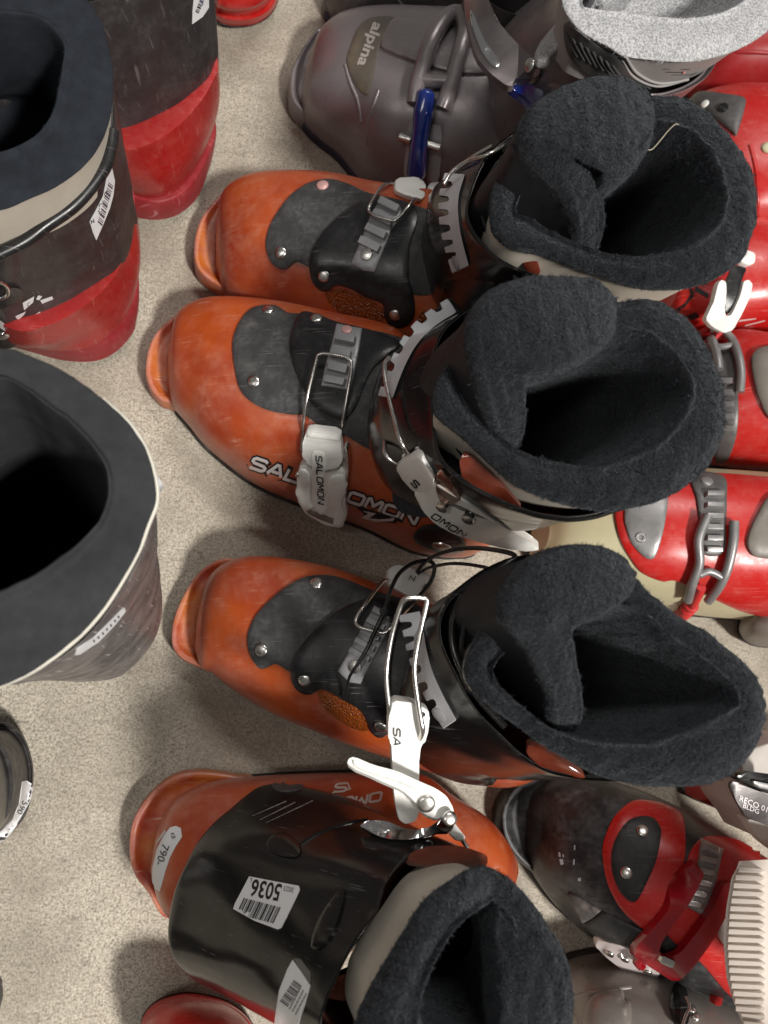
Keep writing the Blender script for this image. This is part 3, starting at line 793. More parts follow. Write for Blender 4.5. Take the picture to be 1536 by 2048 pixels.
# ---- second orange boot (left boot of the pair, buckles towards the viewer of the picture)
def boot_two():
    D = dict(label='orange ski boot in the middle with closed white buckles and printed lettering on its side', group='orange ski boots with black cuffs',
        axis=((291, 736), (1005, 985)),
        secs=[((337, 768), (338, 690), 36, 26, 26), ((346, 806), (354, 630), 52, 30, 34), ((377, 842), (390, 605), 64, 34, 42), ((419, 889), (436, 597), 76, 36, 50), ((504, 952), (504, 601), 88, 40, 56), ((588, 990), (572, 613), 100, 42, 60),
              ((694, 1028), (660, 638), 116, 44, 62), ((758, 1054), (770, 672), 132, 44, 66), ((850, 1098), (850, 745), 140, 44, 66), ((935, 1112), (960, 810), 128, 40, 60), ((985, 1085), (1030, 900), 105, 40, 50)],
        lug=[(291, 740), (296, 700), (312, 665), (345, 634), (392, 604), (420, 640), (420, 860), (377, 838), (345, 808), (322, 800), (303, 780), (294, 758)],
        guard=[(466, 690), (470, 732), (481, 778), (504, 804), (538, 821), (580, 829), (610, 831), (639, 850), (694, 872), (737, 897), (790, 915), (815, 880), (830, 800), (830, 700), (780, 672), (700, 655), (631, 634), (600, 630), (576, 628), (563, 620), (546, 613), (512, 616), (491, 630), (474, 658)],
        flap=[(601, 630), (586, 660), (582, 698), (593, 740), (610, 778), (627, 808), (652, 829), (677, 840), (698, 833), (715, 808), (728, 774), (749, 736), (779, 711), (800, 690), (770, 674), (724, 660), (673, 648), (631, 632)],
        riv=[(508, 763), (537, 620), (633, 637)],
        collar=[(852, 765, 228), (863, 892, 237), (905, 954, 245), (990, 1005, 254), (1080, 1036, 259), (1180, 1040, 264), (1290, 990, 272), (1370, 895, 275), (1385, 780, 275), (1330, 680, 270), (1220, 620, 260), (1080, 592, 248), (955, 608, 236), (878, 668, 230)],
        ankle=(243, 6, 67, 49, 112, 62, 70), shin=(236, 14, 69, 54, 172, 110, 118))
    D['edge'] = [(985, 612, 238), (940, 650, 236), (905, 700, 234), (886, 765, 232), (890, 830, 232), (908, 880, 233), (935, 918, 235)]
    th, fr, S, S2, C = orange_base(D)
    # liner
    out = [(871, 816), (885, 837), (934, 876), (983, 925), (1037, 968), (1103, 998), (1168, 1014), (1233, 1019), (1310, 1001), (1386, 963), (1424, 919), (1446, 870), (1447, 805), (1429, 729), (1402, 669), (1353, 625), (1299, 600), (1236, 605), (1120, 600), (1000, 620), (920, 690), (880, 760)]
    inn = [(930, 800), (945, 827), (975, 855), (1005, 881), (1048, 908), (1103, 925), (1160, 933), (1210, 930), (1262, 912), (1312, 880), (1345, 845), (1362, 815), (1368, 785), (1358, 745), (1330, 708), (1288, 680), (1250, 670), (1200, 672), (1120, 680), (1020, 700), (960, 730), (930, 765)]
    zs = [262, 264, 268, 274, 280, 285, 289, 293, 297, 301, 304, 306, 306, 305, 302, 298, 294, 288, 276, 266, 262, 261]
    liner(th, out, inn, zs, (BEIGE, FUR), 21, depth_shift=(-25, 0), outlow=10, beige_inset=4, outer_drop=48)
    st = [((1020, 895), (1042, 893), 270), ((988, 855), (1050, 850), 277), ((965, 800), (1051, 805), 284), ((946, 730), (1047, 768), 290), ((938, 655), (1052, 756), 295), ((970, 588), (1090, 748), 298), ((1045, 556), (1135, 735), 300), ((1118, 552), (1172, 718), 300), ((1180, 560), (1203, 700), 298), ((1222, 592), (1224, 672), 294), ((1237, 622), (1235, 645), 289)]
    tongue(th, st, (LINB, FUR), 31, front_shift=(-16, 4), bulge=0.17)
    # shell flap between collar and liner
    prism(th, 'inner_shell_flap', pw((918, 925, 252), (926, 905, 254), (945, 915, 256), (990, 955, 260), (1040, 1012, 263), (1042, 1017, 258), (1010, 1012, 252), (955, 985, 248), (925, 962, 246)), (2, 3, -4), ORINNER, bevel=0.8)
    # instep rack
    rk = patch(th, 'buckle_rack', [(673, 650), (724, 660), (718, 700), (711, 735), (700, 781), (643, 772), (652, 730), (664, 690)], S2, GREYP, thick=2.0, smooth=False, round_px=5)
    SR = Surf(); SR.V = list(S2.V); SR.F = list(S2.F)
    comb_teeth(th, [[(668, 688), (712, 697), (716, 680), (675, 672)], [(661, 716), (704, 727), (708, 708), (668, 699)], [(655, 744), (697, 754), (702, 736), (659, 727)], [(648, 768), (692, 777), (697, 761), (652, 753)]], S2, 6.5, GREYP, rk, taper=0.86)
    disc(th, 'rivet', (694, 664), S2, 4.2, mat('pink_rivet', (0.62, 0.36, 0.34), 0.4, metal=0.3), h=3.0)
    # lower buckle
    bk = prism(th, 'buckle', pwc(S2, 9, (614, 861, 96), (680, 869, 97), (682, 897, 90), (686, 922, 84), (676, 938, 79), (640, 944, 78), (618, 930, 80), (602, 914, 82), (606, 880, 90)), fr.x * 0 - fr.y * 7 + np.array([0, 0, -3]), WHITE, bevel=1.4)
    lev = prism(th, 'lever', pwc(S2, 8.5, (597, 935, 82), (612, 930, 84), (630, 945, 84), (668, 948, 84), (682, 940, 84), (692, 952, 82), (693, 985, 74), (688, 1002, 70), (695, 1028, 62), (684, 1058, 55), (650, 1050, 55), (612, 1030, 58), (593, 1000, 66), (594, 965, 75)), -fr.y * 7 + np.array([0, 0, -3]), WHITE, parent=bk, bevel=2.0)
    SB = Surf()
    for o in (bk, lev):
        SB.put([np.array(v.co) + th.loc for v in o.data.vertices], [tuple(p.vertices) for p in o.data.polygons])
    dec = patch(th, 'badge', [(624, 908), (634, 903), (648, 908), (653, 930), (648, 960), (652, 1000), (655, 1018), (645, 1028), (633, 1020), (627, 990), (625, 950)], SB, WHITE, thick=1.0, round_px=6, parent=bk, put=SB)
    stroke_text(th, 'lettering', 'SALOMON', (632, 911), (0.5, 10.4), (11.5, 2.5), SB, INK, 1.25, 0.3, parent=bk, adv=1.36)
    prism(th, 'slot', [on(osurf(th, lev), p, 0.5) for p in ((612, 1016), (650, 1029), (675, 1040), (671, 1050), (645, 1041), (615, 1027))], (0, 1, -2), mat('slot_grey_plastic', (0.22, 0.20, 0.18), 0.6), bevel=0.3, parent=lev)
    patch(th, 'side_rail', [(600, 938), (618, 944), (622, 962), (621, 1000), (626, 1014), (612, 1018), (598, 1000), (594, 975)], SB, WHITE, thick=2.2, round_px=6, parent=bk)
    patch(th, 'side_rail', [(659, 956), (688, 950), (692, 980), (684, 1004), (690, 1028), (680, 1050), (666, 1046), (672, 1020), (660, 1000)], SB, WHITE, thick=2.2, round_px=6, parent=bk)
    patch(th, 'latch_step', [(616, 863), (680, 871), (679, 882), (615, 874)], SB, WHITE, thick=1.6, round_px=4, smooth=False, parent=bk)
    base = prism(th, 'hinge', pwc(S2, 8.5, (684, 900, 84), (694, 896, 80), (697, 935, 74), (692, 1000, 58), (684, 1000, 58)), -fr.y * 6, STEEL, bevel=0.6, parent=bk)
    disc(th, 'rivet', (P(694, 965, 73), fr.x), None, 3.4, STEEL, h=1.5, parent=bk)
    disc(th, 'rivet', (P(597, 948, 82), -fr.x), None, 2.6, STEEL, h=1.5, parent=bk)
    wire(th, 'bail', [P(603, 900, 89), P(606, 870, 95), on(S2, (611, 840), 5), on(S2, (622, 795), 6), on(S2, (637, 735), 8), on(S2, (645, 719), 9), on(S2, (675, 721), 9.5), on(S2, (700, 727), 9), on(S2, (708, 742), 8), on(S2, (699, 790), 6), on(S2, (690, 842), 5), P(684, 880, 95), P(681, 905, 91)], 1.25, STEEL, parent=bk)
    # lettering on the shell side
    for m_, t_, l_ in ((INK, 6.4, 0.18), (PRINTW, 3.0, 0.36)):
        stroke_text(th, 'lettering', 'SAL', (500, 934), (27, 9), (10, -19), S, m_, t_, l_)
        stroke_text(th, 'lettering', 'OMON', (694, 1001), (28, 9.5), (9, -17.5), S, m_, t_, l_)
    patch(th, 'emblem', [(712, 1012), (800, 1036), (792, 1046), (740, 1040)], S, INK, thick=0.1, smooth=False, round_px=0)
    patch(th, 'emblem', [(726, 1021), (752, 1026), (738, 1036), (760, 1038), (790, 1036), (786, 1041), (752, 1042), (724, 1035), (737, 1026)], S, PRINTW, thick=0.2, smooth=False, round_px=0, base=0.4)
    # pivot lobe of the cuff
    lb = patch(th, 'pivot_cover', [(828, 1068), (850, 1050), (890, 1052), (925, 1075), (930, 1095), (905, 1102), (870, 1098), (840, 1085)], Surf().put(np.concatenate([np.array(S.V)]), S.F), BLK, thick=3.5)
    disc(th, 'pivot_rivet', (884, 1084), S, 8, STEEL, h=4.4)
    # comb on the collar
    cmb = rack_comb(th, [(914, 624), (882, 643), (852, 667), (828, 697), (809, 733), (795, 768), (785, 797)], (-0.55, -0.83), (-0.97, -0.2), 17, (16, 13), 6, C, 200, 186, RACKW)
    # upper buckle
    ub = prism(th, 'buckle', pwc(C, 9, (790, 937, 182), (805, 925, 184), (838, 912, 188), (870, 958, 186), (866, 972, 184), (845, 990, 178), (826, 984, 176), (808, 965, 177)), -fr.y * 8 + np.array([0, 0, -3]), WHITE, bevel=1.4)
    ul = prism(th, 'lever', pwc(C, 8.5, (826, 985, 178), (845, 988, 180), (870, 965, 182), (896, 985, 180), (930, 1005, 178), (962, 1025, 174), (1010, 1056, 166), (1060, 1083, 158), (1081, 1100, 153), (1060, 1104, 151), (1010, 1098, 153), (960, 1085, 158), (910, 1070, 164), (870, 1048, 170), (845, 1022, 174)), -fr.y * 6 + np.array([0, 0, -4]), WHITE, bevel=1.6, parent=ub)
    SU = Surf()
    for o in (ub, ul): SU.put([np.array(v.co) + th.loc for v in o.data.vertices], [tuple(p.vertices) for p in o.data.polygons])
    stroke_text(th, 'lettering', 'OMON', (862, 1034), (12.5, 8), (9, -7.5), SU, INK, 1.3, 0.4, parent=ub, adv=1.36)
    stroke_text(th, 'lettering', 'S', (822, 965), (9, 11), (9, -6), SU, INK, 1.5, 0.4, parent=ub)
    hp = prism(th, 'hinge', pwc(C, 8.5, (872, 950, 193), (884, 945, 193), (905, 968, 190), (925, 1000, 186), (905, 1008, 184), (884, 1012, 184), (872, 985, 187)), -fr.y * 3 + np.array([0, 0, -2]), mat('copper_tinted_steel', (0.55, 0.38, 0.30), 0.22, metal=1.0), bevel=0.5, parent=ub)
    disc(th, 'rivet', (890, 1005), SU, 4.0, STEEL, h=5.5, parent=ub); disc(th, 'rivet', (939, 1033), SU, 4.2, STEEL, h=3.4, parent=ub)
    wire(th, 'bail', [P(858, 962, 189), P(845, 935, 191), on(C, (822, 892), 5), on(C, (803, 840), 5), on(C, (791, 785), 6), on(C, (788, 745), 8), on(C, (792, 726), 6)], 1.3, STEEL, parent=ub)
    wire(th, 'bail', [P(802, 934, 187), on(C, (788, 900), 6), P(773, 850, 172), P(768, 800, 180), P(774, 768, 188), on(C, (784, 738), 6)], 1.3, STEEL, parent=ub)
boot_two()

def boot_one():
    D = dict(label='rearmost orange ski boot touching the grey boot, its toe plates held by round rivets', group='orange ski boots with black cuffs',
        axis=((389, 490), (1095, 665)),
        secs=[((432, 530), (432, 450), 36, 26, 26), ((445, 566), (440, 400), 52, 30, 34), ((468, 590), (462, 371), 64, 32, 42), ((510, 612), (510, 353), 77, 34, 50), ((590, 645), (590, 352), 90, 38, 56), ((670, 675), (660, 362), 102, 40, 60),
              ((750, 705), (740, 386), 116, 42, 64), ((840, 735), (830, 410), 132, 42, 66), ((940, 765), (930, 450), 140, 42, 66), ((1040, 775), (1040, 510), 126, 40, 60), ((1085, 745), (1100, 590), 105, 40, 50)],
        lug=[(388, 500), (391, 470), (403, 435), (425, 405), (455, 375), (470, 368), (500, 420), (500, 560), (490, 596), (465, 585), (430, 566), (402, 545), (391, 525)],
        guard=[(533, 490), (540, 455), (560, 420), (585, 390), (620, 368), (660, 361), (700, 372), (735, 388), (790, 400), (850, 420), (900, 440), (905, 520), (890, 570), (850, 590), (800, 580), (740, 560), (680, 545), (640, 545), (620, 535), (605, 528), (590, 525), (572, 538), (555, 535), (541, 520)],
        flap=[(745, 401), (706, 414), (657, 457), (628, 496), (620, 528), (625, 561), (641, 579), (657, 580), (674, 570), (703, 577), (732, 593), (765, 606), (770, 632), (782, 648), (801, 652), (820, 644), (829, 626), (828, 597), (819, 561), (817, 528), (820, 492), (833, 450), (835, 427), (823, 412), (790, 402)],
        riv=[(562, 505), (648, 552), (790, 630)],
        win=[[(650, 590), (675, 578), (705, 585), (760, 612), (766, 640), (740, 650), (690, 635)], [(835, 640), (850, 620), (880, 650), (870, 670), (845, 665)]],
        collar=[(926, 410, 228), (934, 460, 235), (970, 510, 245), (1022, 545, 256), (1090, 568, 256), (1200, 588, 256), (1330, 575, 266), (1420, 515, 270), (1455, 420, 270), (1435, 320, 266), (1360, 245, 258), (1240, 215, 248), (1100, 232, 238), (1000, 285, 232), (950, 345, 229)],
        ankle=(243, 8, 67, 49, 112, 62, 70), shin=(234, 18, 69, 54, 172, 110, 118))
    D['edge'] = [(1020, 300, 236), (985, 345, 235), (965, 400, 234), (970, 450, 234), (1000, 495, 236), (1040, 530, 240)]
    th, fr, S, S2, C = orange_base(D)
    disc(th, 'rivet', (645, 371), S2, 4.8, mat('pink_rivet', (0.62, 0.36, 0.34), 0.4, metal=0.3), h=1.4)
    out = [(985, 440), (995, 465), (1030, 490), (1080, 500), (1130, 518), (1190, 541), (1240, 558), (1290, 571), (1350, 574), (1400, 567), (1440, 550), (1480, 518), (1502, 478), (1512, 428), (1508, 370), (1490, 320), (1460, 275), (1420, 230), (1370, 202), (1310, 192), (1200, 200), (1090, 250), (1010, 330), (985, 390)]
    inn = [(1030, 432), (1042, 438), (1062, 446), (1100, 468), (1145, 488), (1190, 505), (1225, 513), (1265, 516), (1310, 512), (1350, 502), (1385, 487), (1415, 465), (1432, 440), (1440, 410), (1436, 372), (1420, 335), (1395, 300), (1360, 272), (1322, 258), (1290, 255), (1220, 275), (1130, 320), (1070, 370), (1035, 405)]
    zs = [262, 264, 268, 272, 276, 281, 285, 289, 293, 297, 301, 304, 306, 307, 306, 304, 300, 296, 292, 288, 280, 272, 264, 262]
    liner(th, out, inn, zs, (BEIGE, FUR), 22, depth_shift=(-25, 0), outlow=10, beige_inset=4, outer_drop=48)
    st = [((1152, 500), (1192, 505), 268), ((1150, 468), (1203, 470), 275), ((1142, 425), (1205, 420), 282), ((1118, 375), (1203, 365), 289), ((1075, 330), (1200, 345), 294), ((1042, 285), (1205, 362), 298), ((1052, 228), (1235, 360), 300), ((1090, 190), (1268, 338), 301), ((1145, 165), (1295, 300), 301), ((1210, 156), (1305, 260), 299), ((1262, 168), (1306, 225), 296), ((1296, 186), (1302, 205), 290)]
    tongue(th, st, (LINB, FUR), 32, front_shift=(-16, 2), bulge=0.17)
    prism(th, 'inner_shell_flap', pw((1030, 500, 252), (1048, 505, 255), (1075, 520, 258), (1082, 548, 254), (1060, 556, 248)), (2, 3, -4), ORINNER, bevel=0.8)
    rk = patch(th, 'buckle_rack', [(762, 402), (803, 418), (800, 440), (784, 458), (750, 545), (728, 542), (703, 528), (727, 470), (745, 425)], S2, GREYP, thick=2.0, smooth=False, round_px=5)
    comb_teeth(th, strip_quads((785, 405), (735, 505), 24, 25, 4, fill=0.62), S2, 6.0, GREYP, rk, taper=0.86)
    disc(th, 'rivet', (735, 510), S2, 4.8, STEEL, h=3.4)
    # lower buckle on the far side
    bk = prism(th, 'buckle', pwc(S2, 9, (792, 355, 100), (835, 352, 100), (852, 366, 100), (850, 398, 104), (818, 392, 104), (789, 380, 103)), (0, 2, -12), WHITE, bevel=1.5)
    prism(th, 'lever', pwc(S2, 8.5, (856, 366, 92), (882, 362, 92), (884, 386, 94), (858, 397, 95)), (0, 0, -8), WHITE, bevel=1.5, parent=bk)
    wire(th, 'bail', [P(795, 368, 97), on(S2, (768, 382), 5), on(S2, (744, 418), 6), on(S2, (741, 432), 6), on(S2, (752, 441), 7), on(S2, (786, 451), 7), on(S2, (801, 446), 7), on(S2, (825, 415), 6), P(845, 393, 99), P(858, 380, 97)], 1.3, STEEL, parent=bk)
    # comb
    cmb = rack_comb(th, [(930, 348), (918, 388), (916, 424), (921, 466), (929, 500), (938, 532)], (-1, -0.08), (-0.93, 0.42), 17, (24, 20), 6, C, 196, 188, RACKW, solid=0.16)
    disc(th, 'rivet', (912, 526), osurf(th, cmb), 4.6, GREYP, h=0.8, parent=cmb)
    wire(th, 'bail', [P(1010, 290, 235), P(975, 310, 236), on(C, (945, 335), 5), on(C, (920, 358), 7), on(C, (905, 385), 8)], 1.3, STEEL)
    wire(th, 'bail', [P(872, 390, 150), P(878, 372, 160), P(905, 345, 190), P(940, 318, 215), P(985, 292, 230)], 1.3, STEEL)
    prism(th, 'buckle', pwc(C, 9, (1010, 282, 226), (1032, 276, 226), (1034, 288, 226), (1012, 294, 226)), (0, 0, -6), WHITE, bevel=1.0)
boot_one()

def boot_three():
    D = dict(label='orange ski boot tied with a black cable and buckled to its mate', group='orange ski boots with black cuffs',
        axis=((344, 1268), (1075, 1465)),
        secs=[((390, 1300), (396, 1215), 36, 26, 26), ((402, 1334), (412, 1165), 52, 30, 34), ((423, 1345), (440, 1132), 64, 32, 42), ((461, 1376), (486, 1114), 76, 34, 50), ((540, 1425), (545, 1114), 89, 36, 56), ((622, 1460), (610, 1124), 101, 38, 60),
              ((700, 1490), (680, 1142), 116, 40, 64), ((787, 1520), (770, 1177), 132, 40, 66), ((880, 1550), (880, 1220), 140, 42, 66), ((980, 1570), (990, 1300), 126, 40, 60), ((1050, 1550), (1070, 1390), 105, 40, 50)],
        lug=[(343, 1275), (347, 1240), (363, 1198), (393, 1150), (430, 1122), (467, 1117), (490, 1150), (480, 1330), (430, 1345), (397, 1334), (363, 1317), (347, 1297)],
        guard=[(497, 1287), (499, 1262), (516, 1228), (554, 1190), (596, 1162), (630, 1153), (664, 1154), (700, 1165), (749, 1185), (800, 1200), (850, 1230), (860, 1330), (860, 1420), (800, 1430), (740, 1400), (680, 1370), (620, 1355), (581, 1342), (562, 1331), (550, 1327), (533, 1335), (519, 1334), (503, 1312)],
        flap=[(749, 1198), (706, 1209), (664, 1232), (622, 1270), (596, 1304), (584, 1338), (588, 1367), (605, 1384), (622, 1386), (639, 1378), (651, 1378), (690, 1398), (723, 1418), (736, 1439), (744, 1460), (761, 1471), (778, 1460), (782, 1425), (782, 1380), (784, 1325), (795, 1262), (805, 1219), (785, 1205)],
        riv=[(523, 1300), (610, 1360), (762, 1453), (633, 1167)],
        win=[[(636, 1388), (650, 1380), (690, 1401), (723, 1421), (738, 1450), (728, 1462), (690, 1448), (655, 1420)], [(850, 1470), (880, 1490), (905, 1515), (895, 1525), (860, 1500)]],
        collar=[(872, 1270, 228), (898, 1346, 230), (932, 1412, 233), (985, 1470, 238), (1045, 1520, 244), (1110, 1550, 252), (1210, 1562, 260), (1320, 1552, 266), (1420, 1490, 270), (1450, 1400, 270), (1385, 1290, 266), (1270, 1200, 258), (1150, 1135, 250), (1045, 1112, 244), (950, 1150, 236), (888, 1205, 230)],
        ankle=(224, 2, 60, 48, 116, 66, 84), shin=(207, -8, 61, 52, 170, 112, 122))
    D['edge'] = [(925, 1190, 236), (906, 1240, 234), (906, 1290, 234), (925, 1345, 235), (960, 1400, 237), (1010, 1455, 241)]
    th, fr, S, S2, C = orange_base(D)
    out = [(934, 1350), (945, 1375), (961, 1394), (1027, 1446), (1081, 1484), (1135, 1517), (1206, 1553), (1272, 1568), (1353, 1573), (1435, 1560), (1489, 1523), (1521, 1474), (1530, 1425), (1516, 1370), (1478, 1318), (1424, 1274), (1353, 1231), (1304, 1192), (1269, 1155), (1200, 1130), (1100, 1140), (1010, 1200), (955, 1270), (935, 1320)]
    inn = [(985, 1345), (992, 1362), (1010, 1385), (1050, 1420), (1092, 1450), (1140, 1468), (1190, 1477), (1244, 1481), (1300, 1476), (1360, 1455), (1420, 1428), (1452, 1412), (1462, 1394), (1450, 1372), (1418, 1340), (1378, 1306), (1330, 1270), (1290, 1238), (1255, 1218), (1195, 1215), (1120, 1250), (1050, 1280), (1005, 1310), (988, 1330)]
    zs = [262, 264, 267, 272, 277, 281, 286, 290, 295, 300, 304, 306, 307, 305, 301, 296, 291, 287, 283, 276, 268, 262, 260, 260]
    liner(th, out, inn, zs, (BEIGE, FUR), 23, depth_shift=(-25, 0), outlow=10, beige_inset=4, outer_drop=48)
    st = [((1120, 1470), (1142, 1468), 270), ((1103, 1435), (1160, 1440), 277), ((1096, 1390), (1163, 1395), 284), ((1078, 1340), (1156, 1345), 290), ((1050, 1290), (1148, 1300), 294), ((1012, 1240), (1142, 1268), 297), ((1008, 1190), (1155, 1252), 299), ((1040, 1135), (1190, 1240), 300), ((1085, 1104), (1222, 1222), 300), ((1140, 1089), (1250, 1200), 299), ((1195, 1092), (1266, 1178), 296), ((1238, 1112), (1270, 1150), 292), ((1258, 1135), (1268, 1146), 288)]
    tongue(th, st, (LINB, FUR), 33, front_shift=(-14, 2), bulge=0.18)
    prism(th, 'inner_shell_flap', pw((1052, 1508, 252), (1056, 1488, 256), (1085, 1500, 260), (1130, 1528, 262), (1176, 1556, 262), (1150, 1560, 256), (1085, 1540, 250)), (1, 3, -4), ORINNER, bevel=0.8)
    rk = patch(th, 'buckle_rack', [(749, 1213), (784, 1228), (775, 1265), (722, 1367), (700, 1364), (677, 1342), (715, 1275)], S2, GREYP, thick=2.0, smooth=False, round_px=5)
    comb_teeth(th, strip_quads((768, 1222), (718, 1318), 21, 26, 5, fill=0.60), S2, 5.5, GREYP, rk, taper=0.86)
    disc(th, 'rivet', (712, 1333), S2, 4.8, STEEL, h=3.4)
    bk = prism(th, 'buckle', pwc(S2, 9, (780, 1134, 92), (800, 1128, 92), (862, 1150, 92), (858, 1170, 94), (832, 1196, 97), (815, 1190, 98), (774, 1168, 97)), (0, 0, -10), WHITE, bevel=2.0)
    prism(th, 'lever', pwc(S2, 8.5, (790, 1160, 98), (838, 1177, 98), (830, 1193, 98), (786, 1176, 98)), (0, 0, -3), WHITE, bevel=1.0, parent=bk)
    text_on(th, 'lettering', 'N', (815, 1160), (18, 4), (6, -14), Surf().put([np.array(v.co) + th.loc for v in bk.data.vertices], [tuple(p.vertices) for p in bk.data.polygons]), INK, parent=bk)
    wire(th, 'bail', [P(776, 1160, 98), on(S2, (760, 1178), 5), on(S2, (735, 1215), 6), on(S2, (717, 1243), 7), on(S2, (722, 1256), 8), on(S2, (745, 1264), 8), on(S2, (770, 1271), 8), on(S2, (783, 1262), 8), on(S2, (800, 1235), 6), P(835, 1197, 104), P(852, 1170, 98)], 1.3, STEEL, parent=bk)
    cmb = rack_comb(th, [(840, 1222), (847, 1262), (853, 1300), (866, 1346), (888, 1394), (913, 1440)], (-1, 0.18), (-0.82, 0.57), 18, (26, 14), 6, C, 196, 192, RACKW, solid=0.17)
    disc(th, 'rivet', (878, 1430), osurf(th, cmb), 5.0, GREYP, h=0.8, parent=cmb)
    return th, fr, S, S2, C
B3 = boot_three()
# ------------------------------------------------------------------ the upturned mate of the front orange boot
def decal(th, name, polys, surf, matl, lift=0.5, parent=None, sub=3):
    """flat print: a set of four-cornered marks in pixels laid on a surface, one mesh"""
    V = []; F = []
    for q in polys:
        q = np.asarray(q, float); o = len(V)
        for i in range(sub + 1):
            t = i / sub
            for p in (q[0] * (1 - t) + q[3] * t, q[1] * (1 - t) + q[2] * t):
                h, n = surf.cast(*p); V.append(h + n * lift * 0.001)
        for i in range(sub): F.append((o + 2 * i, o + 2 * i + 1, o + 2 * i + 3, o + 2 * i + 2))
    G = []
    for f in F:
        a, b, c = (V[i] for i in f[:3])
        G.append(f if np.dot(np.cross(b - a, c - a), CAMPOS - a) > 0 else f[::-1])
    return th.add(name, V, G, matl, parent, smooth=False)
def bars(a, b, h, widths):
    """upright bars between pixels a and b, each h (pixel vector) tall"""
    a = np.array(a, float); b = np.array(b, float); h = np.array(h, float); tot = sum(widths); x = 0; out = []
    for i, w_ in enumerate(widths):
        if i % 2 == 0:
            p = a + (b - a) * x / tot; q = a + (b - a) * (x + w_) / tot
            out.append([p, q, q + h, p + h])
        x += w_
    return out
BARW = [2, 1, 1, 1, 1, 2, 3, 1, 1, 1, 2, 2, 1, 1, 3, 1, 1, 2, 1, 1, 2, 1, 3, 1, 1, 1, 1, 2, 2, 1, 1, 1, 3, 1, 1, 2, 2, 1, 1, 1, 2]

